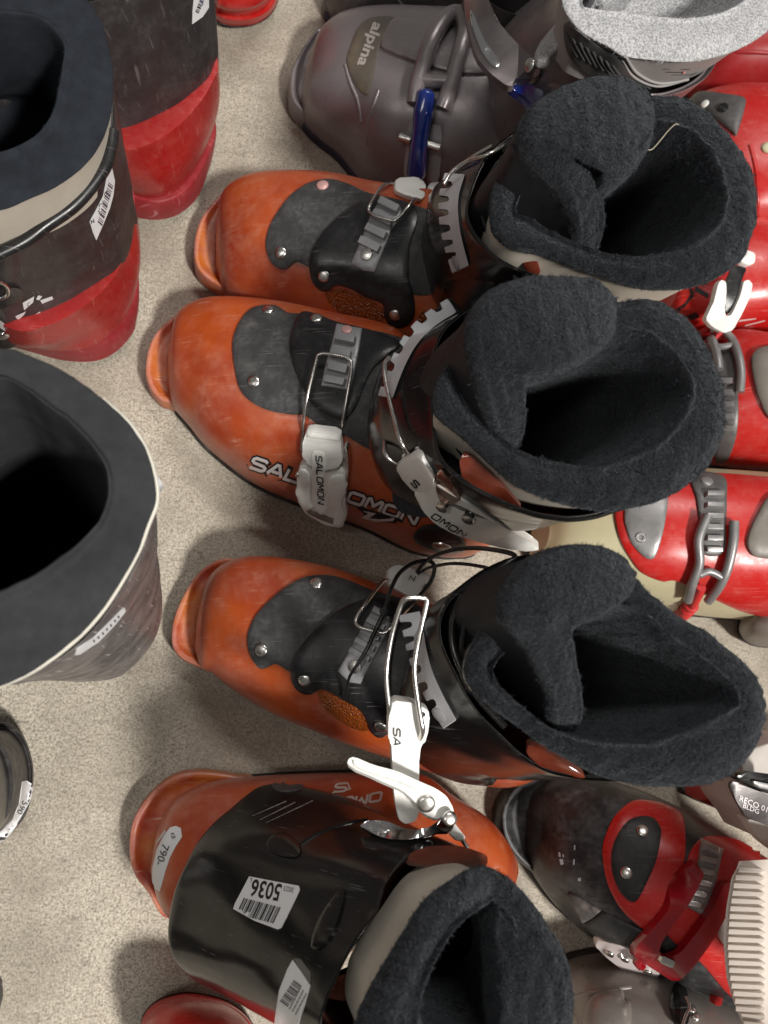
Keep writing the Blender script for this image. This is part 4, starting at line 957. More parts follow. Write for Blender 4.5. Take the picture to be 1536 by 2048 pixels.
def boot_four():
    fr = Frame((1026, 1725), (262, 1690))
    th = Thing('ski_boot', 'orange ski boot turned the other way with a barcode sticker on its black cuff', 'ski boot', fr(150, 0, 0), 'orange ski boots with black cuffs')
    secs = [((302, 1742), (316, 1650), 46, 26, 30), ((318, 1800), (352, 1600), 64, 34, 42), ((350, 1840), (420, 1568), 78, 40, 48), ((440, 1865), (520, 1558), 90, 42, 50), ((570, 1885), (640, 1553), 104, 42, 54), ((700, 1880), (742, 1552), 120, 42, 58),
            ((820, 1860), (841, 1549), 112, 42, 54), ((900, 1840), (903, 1589), 94, 40, 50), ((965, 1820), (965, 1628), 78, 36, 46), ((1005, 1790), (1002, 1668), 60, 32, 40), ((1022, 1755), (1024, 1706), 42, 26, 30)]
    V, F, nb, fb = lower_shell(secs)
    toe_wear(th.add('lower_shell', V, F, ORANGE, angle=70), toe=11); S = Surf().put(V, F)
    sole(th, nb, fb)
    lug(th, [(513, 1566), (470, 1552), (434, 1546), (388, 1544), (346, 1554), (304, 1585), (273, 1627), (260, 1669), (260, 1721), (273, 1757), (294, 1783), (335, 1838), (420, 1800), (480, 1650)], ORANGE2, z=24, name='heel_lug')
    # cuff
    B = np.array(pw((533, 1572, 65), (460, 1622, 80), (408, 1674, 88), (377, 1726, 92), (350, 1790, 92), (338, 1867, 95), (360, 1930, 102), (429, 1978, 108), (520, 1990, 100), (640, 1960, 90), (740, 1910, 95), (800, 1830, 108), (800, 1730, 100), (740, 1640, 78), (640, 1580, 62)))
    T = np.array(pw((850, 1697, 207), (799, 1716, 215), (763, 1757, 225), (747, 1804, 230), (721, 1846, 235), (690, 1888, 238), (658, 1950, 241), (627, 2048, 245), (650, 2130, 245), (740, 2160, 240), (880, 2140, 235), (985, 2060, 228), (1030, 1950, 220), (1015, 1820, 212), (940, 1705, 206)))
    C = Surf()
    M1 = B * 0.70 + T * 0.30; M2 = B * 0.33 + T * 0.67
    M1 += (M1 - M1.mean(0)) * np.array([0.035, 0.035, 0]); M2 += (M2 - M2.mean(0)) * np.array([0.02, 0.02, 0])
    Bi = inset(B, 2.0)
    cuff, cV, cF = cuff_loft(th, [Bi, B + np.array([0, 0, 0.002]), M1, M2, T], BLKG, put=C, lip=4.0)
    # raised moulding and ribs on the back of the cuff
    wire(th, 'moulded_rib', [on(C, p, -1.3) for p in ((600, 1690), (640, 1665), (690, 1648), (735, 1640))], 2.6, BLKG, parent=cuff)
    patch(th, 'moulded_panel', [(625, 1890), (640, 1840), (672, 1792), (690, 1782), (682, 1830), (660, 1880), (636, 1900)], C, BLKG, thick=1.6, round_px=10, parent=cuff)
    patch(th, 'moulded_panel', [(545, 1672), (575, 1668), (600, 1690), (596, 1715), (560, 1712), (535, 1695)], C, BLKG, thick=1.2, round_px=12, parent=cuff)
    patch(th, 'pivot_cover', [(545, 1570), (560, 1562), (590, 1562), (606, 1570), (600, 1580), (570, 1584), (550, 1580)], C, mat('grey_pivot_plastic', (0.06, 0.055, 0.055), 0.4, dust=0.3), thick=1.2, round_px=4)
    for a, b in (((505, 1632), (572, 1602)), ((520, 1640), (590, 1604)), ((532, 1646), (625, 1601))):
        decal(th, 'scrape', [[(a[0], a[1]), (a[0] + 1, a[1] + 1), (b[0] + 1.5, b[1] + 2.2), (b[0], b[1])]], C, mat('scrape_grey', (0.20, 0.19, 0.185), 0.6, vary=0.9, vscale=500), lift=0.3, parent=cuff, sub=8)
    out = [(976, 1736), (950, 1739), (919, 1752), (867, 1789), (835, 1825), (799, 1882), (768, 1934), (736, 1992), (716, 2048), (720, 2150), (800, 2215), (920, 2235), (1050, 2195), (1130, 2085), (1146, 1990), (1122, 1895), (1062, 1805), (1020, 1760)]
    inn = [(985, 1800), (972, 1806), (955, 1817), (935, 1832), (912, 1853), (888, 1887), (868, 1922), (850, 1967), (838, 2020), (850, 2090), (900, 2140), (960, 2150), (1010, 2120), (1045, 2060), (1058, 1990), (1050, 1930), (1030, 1870), (1005, 1820)]
    zs = [252, 256, 261, 267, 271, 275, 278, 281, 283, 284, 282, 278, 272, 267, 263, 260, 257, 254]
    liner(th, out, inn, zs, (BEIGE, FUR), 24, depth_shift=(25, 0), outlow=7, outer_drop=62, roll_drop=9)
    st = [((1046, 1800), (985, 1806), 250), ((1062, 1840), (985, 1850), 256), ((1090, 1875), (990, 1900), 261), ((1115, 1915), (995, 1960), 265), ((1128, 1965), (995, 2020), 267), ((1130, 2030), (1000, 2080), 267), ((1110, 2100), (1000, 2120), 264)]
    tongue(th, st, (LINB, FUR), 34, front_shift=(4, -2), bulge=0.16, skirt=34, inner_drop=44)
    prism(th, 'inner_shell_flap', pw((812, 1722, 216), (822, 1704, 218), (852, 1692, 220), (920, 1689, 222), (976, 1709, 222), (977, 1729, 217), (930, 1727, 214), (870, 1729, 213)), (0, -3, -4), ORINNER, bevel=0.9)
    # stickers
    st1 = patch(th, 'barcode_sticker', [(499, 1753), (550, 1763), (598, 1772), (600, 1780), (582, 1818), (563, 1856), (556, 1859), (510, 1842), (467, 1818), (470, 1808)], C, PAPER, thick=0.15, round_px=0, smooth=False, base=0.15)
    SP = osurf(th, st1)
    text_on(th, 'print', '5036', (566, 1770), (-30, -5.6), (-11, 47), SP, INK, parent=st1, bold=0.02, lift=0.2)
    text_on(th, 'print', '3023', (590, 1776), (-10.5, -2), (-4, 14), SP, INK, parent=st1, lift=0.2)
    text_on(th, 'print', 'L', (506, 1757), (-12, -2), (-4, 12), SP, INK, parent=st1, lift=0.2)
    decal(th, 'print', bars((562, 1815), (488, 1796), (-15, 32), BARW), SP, INK, lift=0.2, parent=st1)
    st2 = patch(th, 'price_sticker', [(586, 1920), (604, 1945), (621, 1971), (610, 2010), (596, 2052), (560, 2062), (549, 2048), (559, 1981), (575, 1940)], C, PAPER, thick=0.15, round_px=0, smooth=False, base=0.15)
    SP = osurf(th, st2)
    decal(th, 'print', bars((588, 1960), (560, 2002), (16, 12), BARW[:21]), SP, mat('grey_ink', (0.12, 0.12, 0.13), 0.5), lift=0.2, parent=st2)
    for k, (x, y) in enumerate(((600, 1975), (606, 1980), (612, 1986))): decal(th, 'print', bars((x, y), (x - 22, y + 42), (2.6, 1.8), BARW), SP, mat('grey_ink', (0.12, 0.12, 0.13), 0.5), lift=0.2, parent=st2)
    patch(th, 'clear_tape', [(588, 1917), (602, 1918), (622, 1945), (621, 1969), (604, 1944)], C, mat('dull_tape', (0.10, 0.10, 0.10), 0.2), thick=0.15, round_px=0, smooth=False, base=0.25)
    st3 = patch(th, 'torn_sticker', [(341, 1655), (352, 1652), (362, 1656), (364, 1674), (352, 1692), (340, 1715), (331, 1742), (320, 1783), (310, 1776), (304, 1765), (306, 1735), (314, 1700), (328, 1672)], S, PAPER, thick=0.15, round_px=0, smooth=False, base=0.2)
    SP = osurf(th, st3)
    text_on(th, 'print', '790-', (326, 1686), (-8, 23), (20, 8), SP, INK, parent=st3, lift=0.25)
    text_on(th, 'print', 'KB', (341, 1666), (3, 10), (11, -2), SP, INK, parent=st3, lift=0.25)
    decal(th, 'sticker_residue', [[(298, 1712), (303, 1715), (300, 1742), (295, 1738)], [(312, 1690), (316, 1680), (330, 1660), (333, 1664)]], S, PRINTW, lift=0.3)
    # print on the side
    stroke_text(th, 'lettering', 'OMON', (764, 1585), (-22, 3.5), (-4, 17), S, PRINTW, 2.3, 0.4)
    stroke_text(th, 'emblem', 'S', (697, 1567), (-24, 2), (-6, 16), S, PRINTW, 2.0, 0.4)
    decal(th, 'emblem', [[(664, 1588), (700, 1581), (700, 1579), (664, 1586)], [(694, 1567), (697, 1567), (702, 1580), (699, 1581)]], S, PRINTW, lift=0.5)
    # buckle hooked over the neighbouring boot
    base = prism(th, 'buckle', pwc(C, 5, (718, 1652, 180), (732, 1641, 182), (760, 1640, 184), (779, 1644, 186), (804, 1657, 190), (841, 1660, 195), (863, 1654, 198), (879, 1639, 202), (894, 1627, 206), (907, 1625, 207), (912, 1639, 207), (904, 1664, 204), (872, 1664, 199), (847, 1674, 195), (812, 1680, 191), (779, 1678, 186), (754, 1671, 182)), (0, -2, -4), CHROME, bevel=1.0)
    patch(th, 'dimple', [(735, 1656), (748, 1650), (770, 1653), (780, 1660), (765, 1664), (745, 1662)], osurf(th, base), CHROME, thick=0.8, round_px=6, parent=base)
    arm = prism(th, 'latch_arm', pw((785, 1400, 212), (829, 1407, 213), (858, 1421, 212), (859, 1440, 211), (856, 1465, 209), (851, 1486, 207), (839, 1490, 207), (838, 1530, 206), (839, 1600, 204), (838, 1630, 202), (829, 1645, 201), (810, 1649, 200), (797, 1639, 200), (791, 1611, 202), (787, 1571, 204), (785, 1533, 205), (783, 1483, 207), (776, 1477, 208), (777, 1440, 210)), (1, 3, -9), WHITE, bevel=1.8, parent=base)
    lever = prism(th, 'lever', pw((694, 1527, 222), (697, 1517, 223), (707, 1513, 224), (747, 1530, 223), (794, 1542, 222), (835, 1561, 220), (872, 1577, 218), (894, 1592, 216), (907, 1617, 213), (908, 1628, 212), (891, 1632, 212), (872, 1639, 212), (854, 1630, 213), (841, 1621, 213), (829, 1602, 214), (804, 1580, 216), (760, 1561, 218), (735, 1549, 219), (710, 1539, 220)), (1, -2, -6), WHITE, bevel=1.8, parent=base)
    SL = osurf(th, lever)
    patch(th, 'lever_rib', [(706, 1520), (716, 1521), (760, 1540), (806, 1557), (840, 1572), (832, 1577), (796, 1562), (748, 1547), (712, 1532)], SL, WHITE, thick=1.2, round_px=4, parent=base)
    prism(th, 'lever_tail', pw((890, 1634, 212), (905, 1640, 210), (918, 1658, 206), (932, 1674, 202), (926, 1684, 200), (912, 1681, 201), (898, 1666, 205)), (1, -1, -6), WHITE, bevel=1.2, parent=base)
    prism(th, 'hinge', pw((872, 1652, 216), (884, 1636, 217), (898, 1626, 218), (908, 1630, 217), (912, 1642, 215), (904, 1662, 211), (888, 1664, 211)), (0, -1, -2.2), CHROME, bevel=0.7, parent=base)
    disc(th, 'rivet', (852, 1606), SL, 5.0, STEEL, h=1.6, parent=base)
    disc(th, 'rivet', (P(899, 1637, 217.5), np.array([0, 0, 1.0])), None, 4.0, STEEL, h=1.5, parent=base)
    wire(th, 'wire_clip', pw((924, 1678, 201), (929, 1687, 200), (935, 1694, 199)), 1.2, STEEL, parent=base)
    stroke_text(th, 'lettering', 'SA', (787, 1455), (0, 15), (13, 4), osurf(th, arm), INK, 1.7, 0.3, parent=base)
    disc(th, 'pin_hole', (846, 1429), osurf(th, arm), 1.4, mat('hole_dark', (0.02, 0.02, 0.02), 0.8), h=0.2, parent=base, dome=0.0)
    wire(th, 'bail', pw((840, 1478, 207), (845, 1462, 214), (842, 1440, 216), (836, 1405, 217), (829, 1335, 220), (840, 1268, 224), (852, 1215, 228), (854, 1200, 229)) + pw((845, 1196, 229), (825, 1195, 229), (811, 1198, 228)) + pw((801, 1213, 224), (783, 1274, 216), (773, 1346, 210), (778, 1410, 208), (780, 1436, 206)), 1.5, STEEL, parent=base)
boot_four()

def cable():
    th = Thing('security_cable', 'thin black coated cable looped from the white buckle into the front orange boot', 'cable', P(900, 1110, 150))
    th.add('cable', *tube_vf(cr(pw((834, 1144, 106), (846, 1128, 116), (862, 1116, 130), (897, 1102, 165), (944, 1096, 205), (997, 1101, 238), (1030, 1112, 252), (1010, 1130, 254), (970, 1165, 250), (940, 1215, 246), (925, 1275, 240), (922, 1320, 230), (928, 1350, 210)), 110), 0.0014), CABLEM, angle=60)
    th.add('cable', *tube_vf(cr(pw((836, 1148, 106), (852, 1138, 115), (868, 1133, 128), (904, 1127, 165), (951, 1131, 205), (982, 1142, 236), (965, 1175, 244), (948, 1215, 242), (935, 1270, 236), (932, 1330, 215)), 90), 0.0011), CABLEM, angle=60)
    t2 = Thing('cable_tie', 'black plastic cable tie knotted round the wire bail on the front orange boot', 'cable tie', P(769, 1225, 130))
    C_ = cr(pw((766, 1228, 134), (772, 1211, 135), (780, 1183, 134), (797, 1149, 128), (820, 1130, 124), (847, 1121, 121), (863, 1124, 119), (869, 1138, 118), (862, 1162, 118), (846, 1184, 120), (822, 1208, 126), (800, 1223, 131), (783, 1228, 133), (770, 1226, 134)), 90)
    t2.add('tie_loop', *tube_vf(C_, 0.0015), CABLEM, angle=60)
    c2 = cr(pw((768, 1226, 136), (752, 1258, 139), (735, 1296, 138), (714, 1330, 134), (706, 1342, 132), (697, 1360, 127), (691, 1399, 112)), 60)
    t2.add('tie_tail', *tube_vf(c2, np.linspace(0.0017, 0.0008, 60)), CABLEM, angle=60)
    prism(t2, 'tie_head', pw((760, 1216, 139), (776, 1214, 139), (779, 1230, 139), (766, 1234, 139)), (0, 0, -5), CABLEM, bevel=0.7)
cable()

# ------------------------------------------------------------------ boots on the left
REDT = mat('red_shell', (0.34, 0.012, 0.012), 0.26, 0.5, dust=0.30, dustcol=(0.55, 0.16, 0.13), scratch=0.3, scratchcol=(0.7, 0.35, 0.3), sss=0.25, vary=0.12, vscale=30)
REDL = mat('red_lug_rubbed', (0.27, 0.018, 0.024), 0.45, 0.45, dust=0.35, dustcol=(0.52, 0.16, 0.16), scratch=0.5, scratchcol=(0.65, 0.32, 0.32), vary=0.15, vscale=40)
CUFFW = mat('worn_black_cuff', (0.026, 0.023, 0.024), 0.40, 0.5, dust=0.40, dustcol=(0.13, 0.12, 0.115), scratch=0.42, scratchcol=(0.20, 0.19, 0.185), dscale=60, bump=0.08)
NAVY = mat('dark_felt', (0.018, 0.021, 0.027), 0.9, 0.15, vary=0.3, vscale=90, bump=0.25, bscale=1300)
NAVYP = mat('dark_felt_nap', (0.026, 0.030, 0.038), 0.85, 0.15, island=0.3)
def stack(th, name, rings, matl, cap=True, nr=40, nc=90, put=None, parent=None, angle=60):
    R = [np.array([P(*p) for p in r]) for r in rings]
    G = grid(R, nr, nc, True); V = list(G.reshape(-1, 3)); F = gfaces(nr, nc, True)
    f = F[nc * (nr // 2)]; c0 = np.array([V[i] for i in f[:3]]); cen = np.mean(V, 0)
    if np.dot(np.cross(c0[1] - c0[0], c0[2] - c0[0]), c0.mean(0) - cen) < 0: F = [q[::-1] for q in F]
    if cap:
        V.append(G[-1].mean(0)); k = len(V) - 1
        for j in range(nc): F.append(((nr - 1) * nc + j, (nr - 1) * nc + (j + 1) % nc, k))
    o = th.add(name, V, F, matl, parent, angle=angle)
    if put is not None: put.put(V, F)
    return o
def zz(ring, z): return [(x, y, z) for x, y in ring]
def shrink(ring, k):
    c = np.mean(ring, 0); return [tuple(c + (np.array(p) - c) * k) for p in ring]

def boot_a():
    th = Thing('ski_boot', 'black and red ski boot with a cream band and dark opening, upper left', 'ski boot', P(60, 560, 0), 'black and red ski boots on the left')
    g = [(272, 640), (258, 677), (222, 710), (183, 723), (128, 721), (73, 707), (5, 685), (-60, 640), (-120, 560), (-60, 460), (80, 430), (200, 465), (258, 560)]
    sole_r = shrink(g, 0.99)
    stack(th, 'sole', [zz(shrink(g, 0.95), 0.8), zz(sole_r, 2), zz(sole_r, 7)], SOLE, nr=8)
    S = Surf()
    l1 = [(278, 600), (268, 640), (236, 680), (192, 705), (140, 711), (85, 703), (20, 685), (-50, 640), (-115, 560), (-60, 455), (80, 420), (205, 450), (266, 535)]
    l2 = [(277, 575), (266, 615), (236, 655), (192, 688), (140, 699), (85, 697), (20, 682), (-50, 636), (-110, 550), (-60, 445), (80, 410), (205, 435), (266, 515)]
    stack(th, 'heel_lug', [zz(g, 6.5), zz(l1, 20), zz(l2, 31), zz(shrink(l2, 0.93), 34)], REDL, nr=30)
    h1 = [(268, 590), (254, 628), (222, 664), (180, 690), (130, 699), (80, 697), (15, 682), (-50, 630), (-110, 545), (-60, 440), (80, 405), (205, 430), (262, 520)]
    h2 = [(281, 510), (272, 556), (246, 600), (204, 640), (152, 670), (98, 690), (30, 690), (-50, 640), (-125, 530), (-80, 400), (70, 345), (200, 360), (268, 440)]
    h3 = [(270, 420), (258, 470), (236, 540), (196, 590), (146, 626), (96, 650), (30, 660), (-60, 600), (-140, 480), (-100, 350), (50, 290), (190, 300), (256, 360)]
    stack(th, 'lower_shell', [zz(h1, 30), zz(h1, 34), zz(h2, 62), zz(h3, 100)], REDT, put=S)
    C = Surf()
    B = np.array([P(*p) for p in [(272, 432, 88), (266, 474, 84), (243, 566, 76), (205, 603, 72), (154, 640, 68), (103, 666, 64), (48, 685, 60), (-30, 690, 58), (-120, 560, 70), (-110, 420, 80), (0, 310, 90), (130, 290, 95), (230, 340, 92)]])
    T = np.array([P(*p) for p in [(230, 210, 206), (224, 285, 203), (212, 330, 200), (184, 371, 197), (146, 411, 194), (94, 448, 191), (48, 482, 189), (-20, 515, 187), (-190, 388, 198), (-218, 230, 205), (-144, 82, 208), (0, 6, 210), (195, 65, 208)]])
    M = B * 0.5 + T * 0.5; M += (M - M.mean(0)) * np.array([0.02, 0.02, 0])
    cuff, V, F = cuff_loft(th, [inset(B, 3), B, M, T], CUFFW, put=C, lip=4.5, lipz=3)
    out = [(205, 55), (220, 121), (224, 176), (222, 205), (216, 240), (198, 286), (165, 330), (110, 370), (55, 395), (0, 416), (-80, 420), (-200, 330), (-230, 180), (-160, 40), (-40, -40), (100, -30), (170, 0)]
    inn = [(125, 100), (122, 140), (118, 165), (113, 185), (108, 212), (97, 240), (73, 271), (37, 293), (0, 306), (-40, 310), (-90, 300), (-150, 240), (-160, 150), (-110, 80), (-30, 40), (50, 40), (100, 60)]
    liner(th, out, inn, [228] * 17, (BEIGE, NAVY), 41, depth_shift=(-18, 26), fur=(1.2, 0.9), furmat=NAVYP, outer_drop=44, roll_drop=6, outlow=3, beige_inset=2, bulge=0.10, lump_amp=0.8, deep=(35, 65, 90), pilewall=False)
    wire(th, 'cuff_lip', [P(*p) for p in ((225, 262, 207), (220, 300, 205), (209, 334, 203), (182, 373, 200), (145, 413, 197), (93, 450, 194), (47, 484, 192), (-20, 517, 190))], 4.0, BLK, parent=cuff, n=12)
    st_ = patch(th, 'barcode_label', [(216, 306), (222, 330), (229, 362), (226, 390), (219, 416), (206, 448), (192, 480), (185, 464), (179, 443), (193, 418), (206, 392), (214, 352)], C, PAPER, thick=0.15, round_px=0, smooth=False, base=0.2)
    SP = osurf(th, st_)
    text_on(th, 'print', 'JAPA', (196, 425), (9.5, -21), (-12, -9), SP, INK, parent=st_, bold=0.0, lift=0.2)
    text_on(th, 'print', 'N', (182, 448), (9, -5), (-2, -10), SP, INK, parent=st_, bold=0.03, lift=0.2)
    decal(th, 'print', bars((204, 452), (226, 372), (-9, -8), BARW[:31]), SP, mat('purple_ink', (0.10, 0.08, 0.10), 0.5), lift=0.2, parent=st_)
    for q in ([(45, 605), (68, 592), (66, 604), (48, 620)], [(30, 632), (52, 622), (47, 630), (36, 640)], [(15, 648), (34, 644), (33, 655), (20, 660)], [(42, 647), (100, 648), (101, 660), (44, 660)], [(0, 640), (12, 650), (10, 662), (0, 655)], [(64, 632), (80, 622), (80, 626), (66, 635)], [(80, 600), (104, 592), (106, 598), (84, 607)], [(72, 598), (76, 590), (84, 592), (78, 600)]):
        decal(th, 'label_remnant', [q], C, PAPER, lift=0.25)
    bk = prism(th, 'buckle', pwc(C, 7, (-20, 572, 90), (20, 574, 90), (46, 578, 90), (50, 592, 88), (40, 605, 86), (10, 615, 84), (-20, 625, 84)), (-2, 3, -6), BLK, bevel=1.5)
    wire(th, 'bail', pwc(C, 10, (-10, 560, 96), (12, 572, 95), (14, 590, 95), (-10, 600, 95)), 1.4, CHROME, parent=bk)
    disc(th, 'rivet', (4, 671), C, 5.5, CHROME, h=1.5)
boot_a()

def boot_b():
    th = Thing('ski_boot', 'black and red ski boot at the top edge with its opening out of view', 'ski boot', P(300, 250, 0), 'black and red ski boots on the left')
    g = [(426, 290), (414, 350), (394, 396), (360, 427), (322, 439), (284, 437), (240, 420), (190, 380), (170, 290), (220, 170), (320, 130), (400, 190)]
    stack(th, 'sole', [zz(shrink(g, 0.95), 0.8), zz(shrink(g, 0.99), 2), zz(shrink(g, 0.99), 8)], SOLE, nr=8)
    l2 = [(432, 250), (420, 305), (394, 356), (362, 392), (322, 408), (278, 402), (234, 380), (186, 340), (168, 260), (220, 140), (320, 100), (404, 155)]
    l1 = [(tuple((np.array(a) + np.array(b)) / 2)) for a, b in zip(g, l2)]
    stack(th, 'heel_lug', [zz(g, 7), zz(shrink(l1, 1.01), 20), zz(l2, 31), zz(shrink(l2, 0.93), 34)], REDL, nr=30)
    h1 = [(424, 245), (412, 296), (386, 345), (354, 380), (318, 395), (276, 392), (232, 372), (186, 330), (168, 250), (220, 135), (320, 95), (400, 150)]
    h2 = [(438, 180), (430, 235), (404, 285), (362, 330), (316, 356), (268, 362), (220, 350), (165, 300), (150, 200), (200, 80), (310, 30), (405, 75)]
    h3 = [(436, 120), (424, 165), (396, 210), (352, 255), (306, 285), (258, 300), (210, 300), (150, 250), (130, 150), (180, 20), (300, -30), (400, 20)]
    stack(th, 'lower_shell', [zz(h1, 30), zz(h1, 34), zz(h2, 66), zz(h3, 105)], REDT)
    B = np.array([P(*p) for p in [(438, 118, 96), (431, 152, 94), (415, 187, 90), (368, 235, 86), (320, 276, 82), (272, 305, 78), (222, 320, 74), (150, 320, 70), (110, 200, 80), (150, 40, 90), (280, -30, 100), (400, 30, 100)]])
    T = np.array([P(*p) for p in [(402, -190, 205), (398, -140, 205), (380, -90, 204), (330, -42, 202), (270, -8, 200), (205, 14, 198), (120, 22, 196), (30, 0, 195), (-30, -120, 200), (30, -260, 205), (180, -330, 208), (340, -290, 208)]])
    C = Surf(); M = B * 0.5 + T * 0.5; M += (M - M.mean(0)) * np.array([0.03, 0.03, 0])
    cuff_loft(th, [inset(B, 3), B, M, T], CUFFW, put=C, lip=4.5, lipz=3)
    s = patch(th, 'barcode_label', [(388, -8), (417, -8), (417, 15), (405, 33), (384, 48), (385, 20)], C, PAPER, thick=0.15, round_px=0, smooth=False, base=0.2)
    SP = osurf(th, s)
    decal(th, 'print', bars((397, 27), (410, -5), (-7, -4), BARW[:21]), SP, INK, lift=0.2, parent=s)
    text_on(th, 'print', 'U', (404, 14), (5, -16), (-12, -6), SP, mat('blue_ink', (0.05, 0.06, 0.25), 0.5), parent=s, lift=0.2)
boot_b()

def boot_c():
    th = Thing('ski_boot', 'scuffed dark ski boot on the left with a flat grey felt opening', 'ski boot', P(120, 1200, 0))
    SH = mat('scuffed_grey_shell', (0.20, 0.185, 0.18), 0.34, 0.5, dust=0.5, dustcol=(0.30, 0.27, 0.25), scratch=0.9, scratchcol=(0.50, 0.47, 0.45), mott=((0.07, 0.064, 0.066), 55), bump=0.12)
    g = [(250, 1010), (285, 1050), (302, 1085), (312, 1125), (316, 1165), (318, 1200), (317, 1228), (310, 1258), (294, 1290), (270, 1320), (240, 1343), (200, 1355), (150, 1356), (80, 1348), (-40, 1330), (-120, 1260), (-130, 1120), (-60, 1020), (40, 980), (120, 975), (190, 980)]
    stack(th, 'sole', [zz(shrink(g, 0.95), 0.8), zz(shrink(g, 0.985), 2), zz(shrink(g, 0.985), 20)], SOLE, nr=10)
    T = np.array([P(x, y, 268) for x, y in [(150, 800), (215, 840), (262, 885), (297, 930), (312, 985), (314, 1030), (303, 1072), (286, 1120), (243, 1195), (198, 1255), (148, 1300), (88, 1338), (20, 1362), (-80, 1378), (-240, 1320), (-310, 1180), (-320, 970), (-230, 800), (-100, 740), (10, 730), (80, 755)]])
    B = np.array([P(x, y, 22) for x, y in g]); B2 = np.array([P(x, y, 62) for x, y in g]); B2 += (B2 - B2.mean(0)) * np.array([0.03, 0.03, 0])
    M = B2 * 0.45 + T * 0.55; M -= (M - M.mean(0)) * np.array([0.02, 0.02, 0])
    C = Surf(); cuff_loft(th, [B, B2, M, T], SH, put=C, lip=3.5, lipz=2, name='shell')
    out = [(130, 745), (200, 795), (255, 845), (290, 900), (308, 960), (309, 1005), (292, 1050), (270, 1107), (222, 1190), (178, 1247), (127, 1294), (63, 1339), (0, 1367), (-100, 1390), (-260, 1340), (-340, 1180), (-350, 960), (-260, 780), (-120, 700), (0, 695), (60, 712)]
    inn = [(95, 818), (140, 850), (185, 900), (208, 940), (214, 975), (212, 1000), (200, 1035), (180, 1062), (145, 1095), (110, 1120), (75, 1145), (40, 1162), (0, 1180), (-70, 1190), (-160, 1160), (-210, 1080), (-220, 960), (-170, 860), (-80, 790), (0, 765), (50, 785)]
    GF = mat('grey_felt', (0.030, 0.031, 0.034), 0.9, 0.15, vary=0.25, vscale=60, bump=0.25, bscale=1200, dust=0.25, dustcol=(0.075, 0.075, 0.075)); GFP = mat('grey_felt_nap', (0.034, 0.035, 0.038), 0.9, 0.15, island=0.3)
    liner(th, out, inn, [300] * 21, (mat('cream_piping', (0.62, 0.59, 0.52), 0.7, vary=0.05), GF), 42, depth_shift=(-15, 0), fur=(0.9, 0.8), furmat=GFP, outer_drop=30, roll_drop=7, outlow=3, beige_inset=0.5, bulge=0.05, lump_amp=0.7, deep=(50, 120, 220), pilewall=False, furrow=2.4)
    wire(th, 'piping', [P(x, y, 289) for x, y in ((205, 800), (258, 848), (292, 902), (310, 962), (311, 1006), (294, 1052), (272, 1109), (224, 1192), (180, 1249), (129, 1296), (64, 1341), (0, 1369), (-60, 1384))], 1.4, MATS['cream_piping'], n=10)
    s = patch(th, 'size_strip', [(148, 1309), (158, 1308), (196, 1283), (228, 1250), (250, 1222), (247, 1214), (222, 1240), (190, 1272), (152, 1298)], C, PAPER, thick=0.3, round_px=0, smooth=False, base=0.2)
    SP = osurf(th, s)
    decal(th, 'print', [[(x, y), (x + 3, y - 2.5), (x + 5, y + 1.5), (x + 2, y + 4)] for x, y in ((185, 1281), (194, 1274), (203, 1266), (211, 1258), (219, 1250), (227, 1241), (234, 1233))], SP, mat('grey_ink', (0.12, 0.12, 0.13), 0.5), lift=0.25, parent=s)
    prism(th, 'buckle', pw((300, 955, 262), (312, 944, 262), (329, 972, 258), (322, 984, 256), (306, 985, 258)), (-4, 1, -4), GREYP, bevel=1.0)
boot_c()

